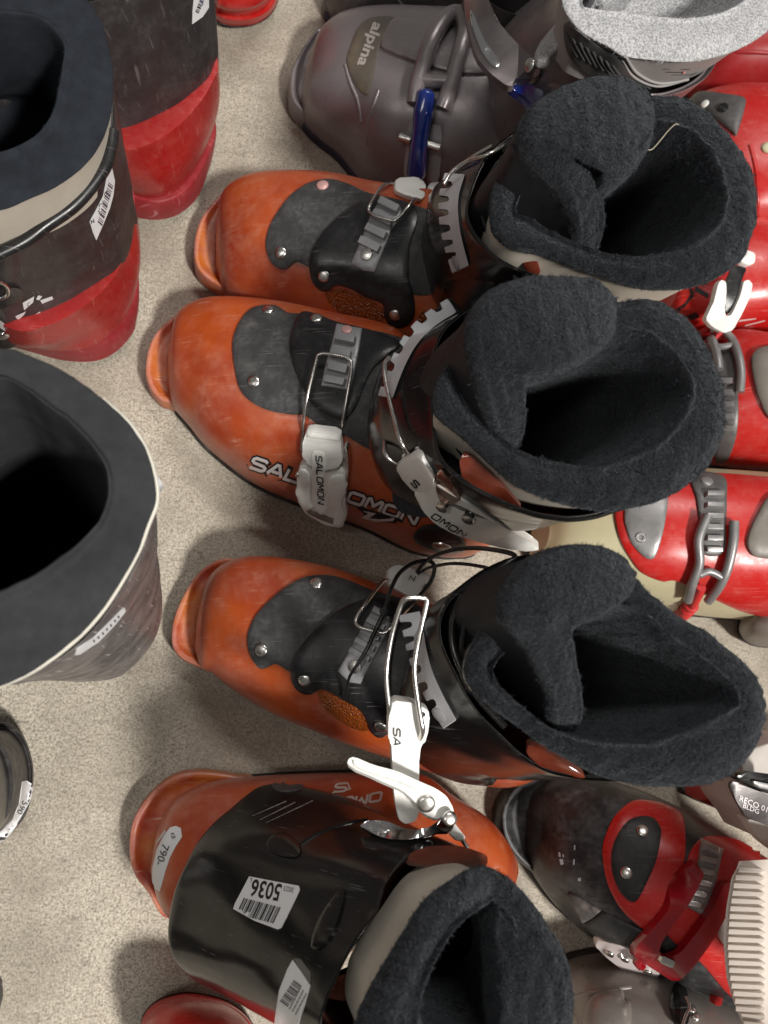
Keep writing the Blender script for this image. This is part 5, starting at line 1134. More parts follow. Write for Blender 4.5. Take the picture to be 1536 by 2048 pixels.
def boot_d():
    th = Thing('ski_boot', 'black ski boot heel at the left edge with a torn white sticker', 'ski boot', P(-20, 1560, 0))
    g = [(0, 1443), (25, 1450), (48, 1475), (60, 1504), (67, 1542), (63, 1590), (51, 1631), (25, 1663), (0, 1682), (-80, 1700), (-160, 1600), (-130, 1480), (-60, 1440)]
    S = Surf()
    stack(th, 'sole', [zz(shrink(g, 0.96), 0.8), zz(shrink(g, 1.0), 3), zz(shrink(g, 0.99), 10)], SOLE, nr=10)
    stack(th, 'lower_shell', [zz(g, 9), zz(shrink(g, 1.0), 20), zz(shrink(g, 0.97), 26), zz(shrink(g, 0.86), 28), zz([(x - 14, y + 6) for x, y in shrink(g, 0.86)], 60), zz([(x - 30, y + 14) for x, y in shrink(g, 0.86)], 100)], mat('dusty_black_shell', (0.022, 0.020, 0.020), 0.4, dust=0.6, dustcol=(0.17, 0.155, 0.15), scratch=0.4), put=S)
    rr = [(x - 30, y + 14) for x, y in shrink(g, 0.9)]
    cuff_loft(th, [np.array([P(x, y, 90) for x, y in rr]), np.array([P(x - 60, y + 30, 150) for x, y in shrink(rr, 1.1)]), np.array([P(x - 140, y + 60, 220) for x, y in shrink(rr, 1.3)])], BLKG)
    s = patch(th, 'torn_sticker', [(44, 1563), (52, 1561), (63, 1567), (65, 1585), (55, 1612), (33, 1650), (10, 1680), (-4, 1686), (-2, 1664), (24, 1640), (38, 1606)], S, PAPER, thick=0.15, round_px=0, smooth=False, base=0.3)
    SP = osurf(th, s)
    text_on(th, 'print', '590', (46, 1600), (-9, 17), (15, 8), SP, INK, parent=s, lift=0.25)
    text_on(th, 'print', 'n', (18, 1656), (-4, 7), (7, 4), SP, INK, parent=s, lift=0.25)
    t2 = Thing('ski_boot', 'sliver of a dark boot heel at the left edge near the bottom corner', 'ski boot', P(-60, 1985, 0))
    g2 = [(-2, 1955), (3, 1970), (5, 1985), (2, 2005), (-10, 2030), (-60, 2060), (-150, 2050), (-180, 1980), (-130, 1930), (-50, 1930)]
    stack(t2, 'sole', [zz(shrink(g2, 0.96), 0.8), zz(g2, 3), zz(g2, 10)], SOLE, nr=8)
    stack(t2, 'lower_shell', [zz(g2, 10), zz(g2, 24), zz([(x - 20, y + 20) for x, y in g2], 60), zz([(x - 60, y + 60) for x, y in g2], 120)], mat('dusty_black_shell', (0, 0, 0)))
boot_d()

def red_toes():
    RED = mat('bright_red_shell', (0.47, 0.013, 0.011), 0.28, 0.5, dust=0.28, dustcol=(0.6, 0.2, 0.17), scratch=0.25, scratchcol=(0.7, 0.4, 0.36), sss=0.15)
    t = Thing('ski_boot', 'bright red boot toe with a black sole at the top edge', 'ski boot', P(470, -60, 0))
    g = [(428, 30), (436, 44), (455, 52), (482, 54), (510, 50), (536, 35), (553, 10), (560, -30), (550, -120), (490, -160), (430, -120), (415, -40)]
    stack(t, 'sole', [zz(shrink(g, 0.95), 0.8), zz(g, 2.5), zz(g, 11)], SOLE, nr=10)
    l = [(427, 18), (436, 32), (456, 40), (483, 42), (511, 37), (537, 22), (553, -5), (558, -45), (548, -130), (488, -170), (428, -130), (414, -55)]
    stack(t, 'toe_lug', [zz([(x, y - 2) for x, y in g], 11), zz(l, 24), zz(shrink(l, 0.93), 27)], RED, nr=20)
    m = [(430, 5), (440, 14), (458, 20), (484, 20), (511, 14), (534, -2), (548, -28), (552, -65), (540, -140), (486, -185), (426, -150), (414, -70)]
    stack(t, 'lower_shell', [zz(shrink(l, 0.9), 25), zz(m, 40), zz(shrink(m, 0.95), 62), zz([(x, y - 60) for x, y in shrink(m, 0.9)], 85), zz([(x, y - 90) for x, y in shrink(m, 0.5)], 100)], RED)
    t = Thing('ski_boot', 'red boot toe cut off by the bottom edge below the barcode sticker', 'ski boot', P(430, 2120, 0))
    g = [(282, 2050), (290, 2025), (308, 2005), (335, 1992), (372, 1985), (415, 1990), (460, 2005), (500, 2040), (520, 2100), (500, 2230), (400, 2280), (310, 2220), (278, 2120)]
    stack(t, 'sole', [zz(shrink(g, 0.95), 0.8), zz(g, 2.5), zz(shrink(g, 1.01), 12)], SOLE, nr=10)
    l = [(x + 2, y + 7) for x, y in shrink(g, 1.0)]
    stack(t, 'toe_lug', [zz([(x, y + 3) for x, y in shrink(g, 1.012)], 11.5), zz(l, 24), zz(shrink(l, 0.95), 28)], RED, nr=20)
    m = [(302, 2085), (314, 2060), (334, 2038), (358, 2028), (385, 2026), (412, 2030), (444, 2044), (470, 2072), (486, 2120), (470, 2235), (400, 2290), (322, 2235), (300, 2150)]
    stack(t, 'lower_shell', [zz(shrink(l, 0.955), 25), zz(shrink(l, 0.96), 40), zz([(x + 4, y + 14) for x, y in shrink(l, 0.93)], 62), zz([(x + 10, y + 50) for x, y in shrink(l, 0.8)], 84), zz([(x + 10, y + 80) for x, y in shrink(l, 0.4)], 98)], RED)
red_toes()

# ------------------------------------------------------------------ grey boots at the top
PLUM = mat('grey_plum_shell', (0.20, 0.175, 0.18), 0.30, 0.5, metal=0.35, dust=0.22, dustcol=(0.24, 0.21, 0.19), scratch=0.3, scratchcol=(0.34, 0.31, 0.29), bump=0.04)
PLUMD = mat('grey_plum_dark', (0.13, 0.115, 0.118), 0.4, 0.5, metal=0.3, dust=0.3, dustcol=(0.24, 0.20, 0.15), scratch=0.3, bump=0.05)
BLUET = mat('clear_blue_plastic', (0.008, 0.024, 0.17), 0.14, 0.6, sss=0.2, coat=0.5)
def boot_e():
    th = Thing('ski_boot', 'grey ski boot with a pale grey fleece opening and blue buckle rods', 'ski boot', P(850, 200, 0))
    secs = [((601, 198), (617, 112), 40, 26, 30), ((616, 228), (640, 66), 58, 30, 40), ((645, 250), (672, 40), 72, 34, 48), ((689, 282), (708, 31), 84, 36, 54), ((735, 332), (755, 31), 96, 38, 58), ((790, 365), (794, 35), 106, 38, 62),
            ((860, 390), (849, 45), 118, 40, 66), ((940, 400), (920, 55), 128, 42, 70), ((1030, 395), (1010, 90), 132, 42, 70), ((1110, 375), (1100, 150), 112, 40, 60), ((1150, 340), (1150, 220), 90, 36, 50)]
    V, F, nb, fb = lower_shell(secs); th.add('lower_shell', V, F, PLUM, angle=70); S = Surf().put(V, F)
    sole(th, nb, fb, matl=mat('navy_sole', (0.012, 0.013, 0.03), 0.6), top=13)
    lug(th, [(581, 182), (583, 140), (599, 106), (619, 76), (645, 54), (690, 90), (690, 240), (640, 245), (610, 226), (590, 207)], PLUM, z=24)
    for a in ([(690, 130), (700, 165), (716, 205), (722, 245)], [(757, 180), (745, 215), (735, 250), (733, 290)]):
        wire(th, 'moulded_rib', [on(S, p, -0.6) for p in a], 1.8, PLUM)
    S2 = Surf().put(V, F)
    bd = patch(th, 'badge', [(736, 40), (760, 35), (789, 38), (776, 62), (763, 88), (752, 130), (739, 186), (724, 184), (706, 158), (695, 122), (704, 90), (716, 60)], S, mat('tarnished_badge', (0.10, 0.088, 0.075), 0.42, dust=0.8, dustcol=(0.22, 0.16, 0.09), dscale=25, metal=0.2), thick=1.4, put=S2)
    text_on(th, 'lettering', 'alpina', (748, 44), (-14.5, 37), (27, 10), osurf(th, bd), mat('grey_print', (0.36, 0.32, 0.30), 0.4, dust=0.3), parent=bd, bold=0.03)
    patch(th, 'instep_flap', [(794, 38), (850, 47), (935, 58), (995, 85), (988, 140), (970, 149), (905, 147), (833, 126), (772, 103), (763, 90), (772, 68)], S, PLUM, thick=3.2, put=S2, round_px=10)
    # instep buckle
    bk = th.add('buckle', *tube_vf(cr([on(S2, p, 7) for p in ((832, 212), (838, 180), (850, 140), (864, 98), (884, 62), (903, 48), (922, 52), (930, 76), (921, 112), (908, 158), (894, 200), (886, 220))], 70), 0.0066, 12), PLUM, angle=60)
    wire(th, 'crossbar', [on(S2, p, 7) for p in ((846, 168), (866, 170), (900, 172))], 5.4, PLUM, parent=bk)
    C1 = cr([on(S2, p, 10) for p in ((857, 190), (854, 210), (850, 238), (846, 265), (842, 295), (839, 325), (838, 344))], 40)
    th.add('blue_rod', *tube_vf(C1, np.interp(np.linspace(0, 1, 40), [0, .05, .3, .5, .9, 1], [.0050, .0074, .0082, .0068, .0086, .005]), 12), BLUET, bk, angle=60)
    prism(th, 'hinge', [on(S2, p, 5) for p in ((820, 236), (845, 240), (838, 350), (812, 345))], (0, 0, -5), GREYP, bevel=0.8, parent=bk)
    prism(th, 'hinge', [on(S2, p, 5) for p in ((862, 246), (888, 250), (880, 358), (856, 352))], (0, 0, -5), GREYP, bevel=0.8, parent=bk)
    for p in ((817, 271), (872, 285)):
        wire(th, 'hinge_pin', [on(S2, (p[0] - 13, p[1] - 1), 7), on(S2, (p[0] + 10, p[1] + 5), 8)], 3.6, STEEL, parent=bk, sm=False)
    # cuff
    T = np.array([P(*p) for p in [(1112, 20, 240), (1118, 80, 240), (1140, 128, 240), (1188, 168, 241), (1262, 197, 243), (1340, 195, 245), (1405, 160, 246), (1450, 80, 247), (1455, -20, 247), (1410, -110, 246), (1320, -150, 244), (1210, -120, 242), (1135, -50, 240)]])
    B = np.array([P(*p) for p in [(965, 120, 118), (975, 200, 112), (985, 270, 100), (1030, 350, 80), (1090, 385, 70), (1150, 370, 75), (1180, 330, 80), (1185, 270, 85), (1175, 200, 90), (1140, 120, 85), (1080, 70, 80), (1010, 50, 85), (975, 80, 100)]])
    C = Surf(); cuff_loft(th, [B, B * .5 + T * .5, T], PLUM, put=C, lip=4)
    lv = prism(th, 'buckle', pwc(C, 8, (926, -20, 190), (934, 50, 190), (951, 112, 188), (980, 146, 190), (1014, 172, 192), (1026, 172, 194), (1030, 153, 196), (1064, 160, 198), (1080, 148, 200), (1080, 128, 202), (1029, 82, 204), (992, 38, 206), (970, -20, 208)), (3, 3, -9), PLUM, bevel=3.0)
    SL = osurf(th, lv)
    patch(th, 'lever_slot', [(944, 20), (956, 50), (972, 85), (998, 120), (992, 136), (968, 110), (950, 70), (942, 40)], SL, CHROME, thick=0.6, round_px=4, parent=lv)
    disc(th, 'rivet', (1060, 131), SL, 4.6, STEEL, h=1.4, parent=lv)
    prism(th, 'blue_rod', pwc(C, 8, (1017, 160, 186), (1030, 150, 188), (1052, 164, 190), (1092, 184, 190), (1070, 216, 182), (1044, 190, 182), (1026, 180, 184)), (0, 2, -8), BLUET, bevel=2.5, parent=lv)
    disc(th, 'rivet', (1104, 104), C, 3.2, STEEL, h=1.0)
    # pale lining
    PG = mat('pale_grey_fleece', (0.47, 0.47, 0.48), 0.9, 0.15, mott=((0.24, 0.24, 0.245), 800), vary=0.1, sheen=0.1); PGP = mat('pale_grey_pile', (0.56, 0.56, 0.57), 0.85, 0.15, island=0.45)
    GREYF = mat('grey_liner_fabric', (0.34, 0.32, 0.315), 0.6, 0.3, vary=0.1, bump=0.15)
    out = [(1150, 48), (1175, 68), (1213, 88), (1243, 106), (1276, 113), (1326, 118), (1376, 120), (1426, 112), (1477, 95), (1536, 58), (1580, 0), (1590, -90), (1540, -170), (1440, -220), (1300, -220), (1190, -170), (1130, -90), (1125, 0)]
    inn = [(1165, 15), (1185, 20), (1215, 24), (1245, 26), (1280, 31), (1325, 36), (1370, 38), (1414, 33), (1450, 22), (1485, 0), (1500, -40), (1490, -90), (1450, -130), (1390, -150), (1310, -145), (1240, -110), (1190, -60), (1165, -15)]
    lo, LV, LF = liner(th, out, inn, [288] * 18, (GREYF, PG), 43, depth_shift=(-20, 0), fur=(1.4, 1.9), furmat=PGP, outer_drop=42, roll_drop=5, outlow=15, beige_inset=3, bulge=0.12, lump_amp=1.0, deep=(22, 40, 55))
    SLn = Surf().put(LV, LF)
    patch(th, 'ribbed_panel', [(1132, 45), (1160, 62), (1200, 92), (1236, 112), (1262, 150), (1300, 182), (1270, 192), (1215, 172), (1160, 135), (1134, 95)], SLn, mat('dark_grey_liner', (0.055, 0.054, 0.056), 0.4, bump=0.1), thick=1.2, round_px=4)
    for k in range(8):
        x = 1136 + k * 13; y = 62 + k * 9
        wire(th, 'rib', [on(SLn, (x, y), 1.6), on(SLn, (x + 9, y + 22 - k), 1.6), on(SLn, (x + 21, y + 46 - 2 * k), 1.6)], 0.8, mat('dark_grey_liner', (0, 0, 0)))
    for a in ([(1250, 112), (1275, 145), (1320, 165), (1375, 170)], [(1246, 118), (1268, 152), (1316, 176), (1372, 180)]): wire(th, 'piping', [on(SLn, p, 0.6) for p in a], 0.9, GREYF)
    decal(th, 'print', [[(1328, 136), (1376, 137), (1376, 138.2), (1328, 137.2)], [(1376, 137), (1432, 126), (1432, 127.2), (1376, 138.2)], [(1334, 142), (1364, 143), (1364, 144.5), (1334, 143.4)], [(1346, 148), (1384, 147.5), (1384, 148.7), (1346, 149.2)], [(1384, 147.5), (1430, 138), (1430, 139.2), (1384, 148.7)]], SLn, mat('dark_print', (0.06, 0.06, 0.065), 0.5), lift=0.5, parent=lo)
    decal(th, 'print', [[(1366, 142), (1430, 130), (1430, 135), (1366, 147)]], SLn, mat('pink_print', (0.60, 0.30, 0.30), 0.5), lift=0.5, parent=lo)
    tongue(th, [((1185, 10), (1196, 18), 268), ((1190, -10), (1212, 12), 272), ((1200, -40), (1240, -10), 276), ((1230, -70), (1290, -40), 278)], (PG, PG), 44, fur=(1.2, 1.8), furmat=PGP, bulge=0.2, skirt=22, inner_drop=28)
boot_e()
def boot_f():
    th = Thing('ski_boot', 'dark grey ski boot forefoot behind the grey boot at the top edge', 'ski boot', P(820, -40, 0))
    secs = [((655, -4), (662, -60), 44, 26, 30), ((672, 18), (692, -110), 60, 30, 40), ((700, 36), (730, -130), 76, 34, 48), ((780, 52), (790, -140), 92, 38, 54), ((880, 60), (880, -135), 108, 40, 60), ((980, 60), (980, -120), 122, 40, 60), ((1060, 30), (1060, -60), 118, 40, 60)]
    V, F, nb, fb = lower_shell(secs); th.add('lower_shell', V, F, mat('charcoal_shell', (0.07, 0.066, 0.068), 0.36, 0.5, metal=0.3, dust=0.2, scratch=0.25), angle=70); S = Surf().put(V, F)
    sole(th, nb, fb, matl=mat('navy_sole', (0, 0, 0)), top=13)
    lug(th, [(650, -20), (652, -2), (664, 14), (684, 30), (700, 20), (720, -20), (700, -90), (665, -60)], mat('charcoal_shell', (0, 0, 0)), z=22)
    wire(th, 'moulded_rib', [on(S, p, -0.5) for p in ((790, -10), (802, 8), (820, 28), (828, 40))], 1.6, mat('highlight_rib', (0.16, 0.15, 0.155), 0.35, metal=0.3))  # paler than the shell: a line highlight put into the rib's colour
    T = np.array([P(*p) for p in [(950, -20, 160), (1000, 30, 150), (1080, 40, 150), (1120, 0, 160), (1120, -80, 170), (1040, -130, 175), (960, -90, 170)]])
    cuff_loft(th, [T - np.array([0, 0, 0.07]) + (T - T.mean(0)) * -0.05, T], mat('charcoal_shell', (0, 0, 0)), lip=3)
boot_f()
# ------------------------------------------------------------------ red and grey boots on the right
RED = mat('bright_red_shell', (0, 0, 0))
GREYB = mat('silver_grey_plastic', (0.24, 0.235, 0.235), 0.36, 0.5, metal=0.45, dust=0.2, scratch=0.2, bump=0.05)
DGREY = mat('dark_grey_plastic', (0.09, 0.085, 0.085), 0.4, 0.5, metal=0.2, dust=0.25)
TAUPE = mat('taupe_plastic', (0.17, 0.15, 0.13), 0.42, 0.45, dust=0.15, bump=0.04)
CREAM = mat('cream_shell', (0.50, 0.46, 0.29), 0.35, 0.5, dust=0.2, dustcol=(0.40, 0.36, 0.27), vary=0.06)
REDCL = mat('clear_red_plastic', (0.34, 0.006, 0.014), 0.14, 0.55, sss=0.3, coat=0.5, trans=0.25)

def simple_boot(label, base, secs, matl, lugpoly=None, lugmat=None, group=None, soletop=11, exp=2.3):
    th = Thing('ski_boot', label, 'ski boot', P(*base, 0), group)
    V, F, nb, fb = lower_shell(secs, exp=exp); th.add('lower_shell', V, F, matl, angle=70)
    sole(th, nb, fb, top=soletop)
    if lugpoly: lug(th, lugpoly, lugmat or matl, z=24)
    return th, Surf().put(V, F)
def frame_buckle(th, S, L, R, cross, r, matl, lift=6):
    b = wire(th, 'buckle', [on(S, p, lift) for p in L], r, matl, n=10)
    wire(th, 'buckle_arm', [on(S, p, lift) for p in R], r, matl, parent=b, n=10)
    for c in cross: wire(th, 'crossbar', [on(S, p, lift) for p in c], r * 0.8, matl, parent=b, n=10)
    return b

def boot_r1():
    th, S = simple_boot('shaded red boot shell in the top right corner beside the pale grey fleece', (1500, 120),
        [((1386, 172), (1396, 120), 50, 26, 30), ((1420, 190), (1430, 70), 76, 30, 40), ((1489, 201), (1490, 42), 94, 36, 50), ((1560, 214), (1560, 36), 106, 40, 56), ((1660, 232), (1660, 40), 112, 40, 56)],
        mat('shaded_red_shell', (0.30, 0.012, 0.014), 0.4, 0.5, dust=0.15, dustcol=(0.4, 0.14, 0.13), sss=0.1), group='red ski boots on the right')  # darker than the bright red shells: shade is put into this colour
    wire(th, 'moulded_rib', [on(S, p, -0.4) for p in ((1440, 108), (1490, 104), (1550, 106))], 2.2, MATS['shaded_red_shell'])
boot_r1()

def boot_r2():
    th, S = simple_boot('bright red boot shell with a dark grey hinge plate and slotted screw', (1480, 350),
        [((1345, 470), (1345, 240), 60, 30, 34), ((1380, 490), (1380, 204), 82, 34, 44), ((1440, 498), (1440, 190), 100, 38, 54), ((1510, 502), (1510, 198), 114, 42, 58), ((1600, 506), (1600, 205), 124, 44, 60), ((1700, 506), (1700, 215), 130, 44, 60)], RED, group='red ski boots on the right', exp=2.6)
    S2 = Surf(); S2.V = list(S.V); S2.F = list(S.F)
    patch(th, 'hinge_plate', [(1372, 215), (1384, 200), (1396, 189), (1416, 187), (1452, 192), (1489, 200), (1487, 226), (1479, 254), (1472, 272), (1461, 264), (1426, 234), (1401, 214)], S, DGREY, thick=4.0, put=S2)
    disc(th, 'rivet', (1410, 208), S2, 3.8, WHITE, h=1.2)
    d = disc(th, 'screw', (1446, 216), S2, 4.8, mat('black_screw', (0.02, 0.02, 0.02), 0.35, metal=0.4), h=1.8, dome=0.1)
    decal(th, 'screw_slot', [[(1438, 213), (1439, 210), (1455, 220), (1454, 223)]], osurf(th, d), mat('hole_dark', (0.02, 0.02, 0.02), 0.8), lift=0.15, parent=d)
    wire(th, 'moulded_rib', [on(S, p, -0.3) for p in ((1500, 290), (1512, 340), (1516, 400), (1514, 460))], 2.0, RED)
    disc(th, 'rivet', (1534, 296), S, 5.0, CREAM, h=2.0)
    th, S = simple_boot('bright red boot shell with a white buckle on a black strap and black marks', (1480, 580),
        [((1330, 625), (1345, 500), 48, 26, 30), ((1370, 645), (1380, 470), 62, 30, 36), ((1430, 662), (1430, 450), 78, 34, 44), ((1510, 668), (1510, 450), 90, 38, 50), ((1600, 670), (1600, 460), 98, 40, 54), ((1700, 670), (1700, 480), 104, 40, 54)], RED, group='red ski boots on the right')
    INKB = mat('black_print', (0.015, 0.012, 0.012), 0.4)
    decal(th, 'emblem', [[(1352, 618), (1370, 606), (1372, 612), (1356, 624)], [(1370, 606), (1382, 588), (1388, 592), (1372, 612)], [(1382, 588), (1378, 578), (1384, 577), (1390, 590)], [(1392, 572), (1418, 588), (1416, 597), (1388, 582)], [(1370, 632), (1392, 624), (1400, 634), (1384, 640)]], S, INKB, lift=0.4)
    decal(th, 'scrape', [[(1478, 640), (1512, 636), (1512, 638), (1478, 643)], [(1490, 650), (1530, 640), (1530, 642), (1490, 652)]], S, PRINTW, lift=0.3, sub=5)
    st = prism(th, 'strap', pwc(S, 5, (1468, 528, 96), (1496, 536, 96), (1482, 560, 96), (1474, 600, 90), (1462, 626, 84), (1449, 624, 84), (1450, 590, 90), (1453, 562, 94)), (0, 0, -4), BLK, bevel=1.0)
    bk = prism(th, 'buckle', pwc(S, 9, (1437, 566, 98), (1444, 559, 99), (1453, 564, 99), (1453, 588, 95), (1447, 622, 90), (1452, 634, 88), (1464, 632, 88), (1482, 588, 95), (1488, 562, 99), (1498, 559, 99), (1506, 568, 98), (1502, 590, 94), (1484, 628, 88), (1467, 660, 80), (1450, 667, 78), (1424, 653, 80), (1411, 638, 84), (1426, 612, 90)), (0, 2, -6), WHITE, bevel=1.2)
    prism(th, 'buckle_end', pwc(S, 6, (1484, 496, 96), (1512, 505, 96), (1511, 526, 96), (1496, 530, 96), (1480, 522, 96)), (0, 0, -6), WHITE, bevel=1.4, parent=bk)
boot_r2()

def boot_r3():
    th, S = simple_boot('red boot shell with a grey ratchet buckle just right of the middle fleece opening', (1480, 800),
        [((1335, 880), (1345, 720), 55, 28, 32), ((1390, 906), (1400, 685), 76, 32, 42), ((1450, 920), (1450, 668), 96, 36, 50), ((1520, 928), (1520, 680), 110, 40, 56), ((1600, 932), (1600, 690), 120, 42, 58), ((1700, 932), (1700, 700), 126, 42, 58)], RED, group='red ski boots on the right')
    S2 = Surf(); S2.V = list(S.V); S2.F = list(S.F)
    rk = patch(th, 'buckle_rack', [(1418, 700), (1462, 700), (1474, 760), (1477, 830), (1470, 880), (1452, 920), (1430, 915), (1436, 850), (1436, 780)], S, DGREY, thick=2.5, put=S2, round_px=5)
    comb_teeth(th, strip_quads((1452, 752), (1452, 866), 17, 17, 5, fill=0.6), S2, 4.0, GREYB, rk, taper=0.8)
    frame_buckle(th, S2, [(1408, 668), (1426, 690), (1436, 716), (1440, 745)], [(1432, 672), (1462, 682), (1478, 714), (1484, 752), (1481, 788)], [[(1424, 694), (1440, 702), (1470, 698)]], 3.6, GREYB)
    wire(th, 'red_connector', [on(S2, p, 7) for p in ((1394, 650), (1414, 648), (1430, 658), (1444, 684))], 3.6, mat('red_rubber', (0.55, 0.03, 0.03), 0.45))
    patch(th, 'cuff_flap', [(1503, 720), (1510, 706), (1524, 698), (1560, 694), (1620, 700), (1620, 850), (1570, 850), (1536, 834), (1516, 794), (1506, 752)], S, TAUPE, thick=5.0, round_px=12)
boot_r3()

def boot_r4():
    th, S = simple_boot('red boot with a cream toe, grey toe plate and grey ratchet buckle', (1350, 1090),
        [((1072, 1110), (1082, 1030), 50, 26, 30), ((1098, 1142), (1120, 985), 66, 30, 38), ((1160, 1172), (1180, 960), 82, 34, 46), ((1240, 1196), (1250, 945), 98, 36, 52), ((1330, 1216), (1330, 940), 108, 38, 56), ((1430, 1232), (1430, 945), 118, 40, 58), ((1540, 1240), (1540, 955), 125, 40, 58), ((1680, 1240), (1680, 970), 128, 40, 58)], CREAM, group='red ski boots on the right')
    S2 = Surf(); S2.V = list(S.V); S2.F = list(S.F)
    patch(th, 'red_panel', [(1233, 1000), (1230, 1035), (1241, 1081), (1262, 1118), (1285, 1144), (1324, 1160), (1353, 1160), (1432, 1197), (1490, 1221), (1560, 1234), (1660, 1238), (1665, 1100), (1660, 975), (1540, 958), (1400, 948), (1300, 952), (1250, 968)], S, RED, thick=3.0, put=S2, round_px=8, step=10, grid_step=14)
    patch(th, 'toe_plate', [(1256, 985), (1249, 1025), (1251, 1050), (1262, 1083), (1282, 1108), (1299, 1118), (1311, 1110), (1322, 1078), (1331, 1036), (1334, 994), (1310, 975)], S2, GREYB, thick=1.6, round_px=5)
    disc(th, 'eyelet', (1281, 1075), S2, 4.0, STEEL, h=3.0, hole=True)
    S3 = Surf(); S3.V = list(S2.V); S3.F = list(S2.F)
    rk = patch(th, 'buckle_rack', [(1382, 950), (1446, 955), (1452, 1000), (1450, 1050), (1446, 1104), (1404, 1106), (1398, 1050), (1392, 1000)], S2, DGREY, thick=2.5, put=S3, round_px=6)
    comb_teeth(th, strip_quads((1428, 980), (1426, 1108), 21, 19, 6, fill=0.58), S3, 4.5, GREYB, rk, taper=0.8)
    disc(th, 'rivet', (1413, 962), S3, 5.0, GREYB, h=1.2)
    frame_buckle(th, S3, [(1409, 1034), (1402, 1078), (1393, 1122), (1380, 1160), (1374, 1188)], [(1462, 1046), (1460, 1085), (1450, 1128), (1436, 1160), (1414, 1190)], [[(1394, 1142), (1415, 1138), (1442, 1150)]], 3.8, GREYB)
    red = mat('red_rubber', (0, 0, 0))
    wire(th, 'red_connector', [on(S3, p, 6) for p in ((1399, 1166), (1390, 1186), (1380, 1206))], 3.6, red)
    th.add('bellows', *tube_vf(cr([on(S3, p, 4) for p in ((1383, 1200), (1370, 1215), (1356, 1232))], 40), (5.0 + 1.3 * np.sin(np.linspace(0, 26, 40))) * 0.001, 14), red, angle=80)
    patch(th, 'cuff_flap', [(1492, 1089), (1497, 1062), (1512, 1030), (1536, 995), (1580, 985), (1640, 990), (1640, 1118), (1560, 1118), (1526, 1116), (1503, 1110)], S2, TAUPE, thick=5.0, round_px=12)
    t = Thing('ski_boot', 'black boot sole tip with a taupe edge at the right border', 'ski boot', P(1530, 1260, 0))
    g = [(1476, 1250), (1480, 1274), (1500, 1290), (1540, 1296), (1600, 1290), (1640, 1260), (1620, 1220), (1560, 1205), (1500, 1215)]
    stack(t, 'sole', [zz(shrink(g, 0.97), 0.8), zz(g, 3), zz(g, 16)], SOLE, nr=8)
    stack(t, 'lower_shell', [zz(shrink(g, 0.96), 16), zz([(x + 6, y - 8) for x, y in shrink(g, 0.98)], 34), zz([(x + 20, y - 12) for x, y in shrink(g, 0.85)], 60), zz([(x + 50, y - 14) for x, y in shrink(g, 0.5)], 78)], TAUPE)
boot_r4()

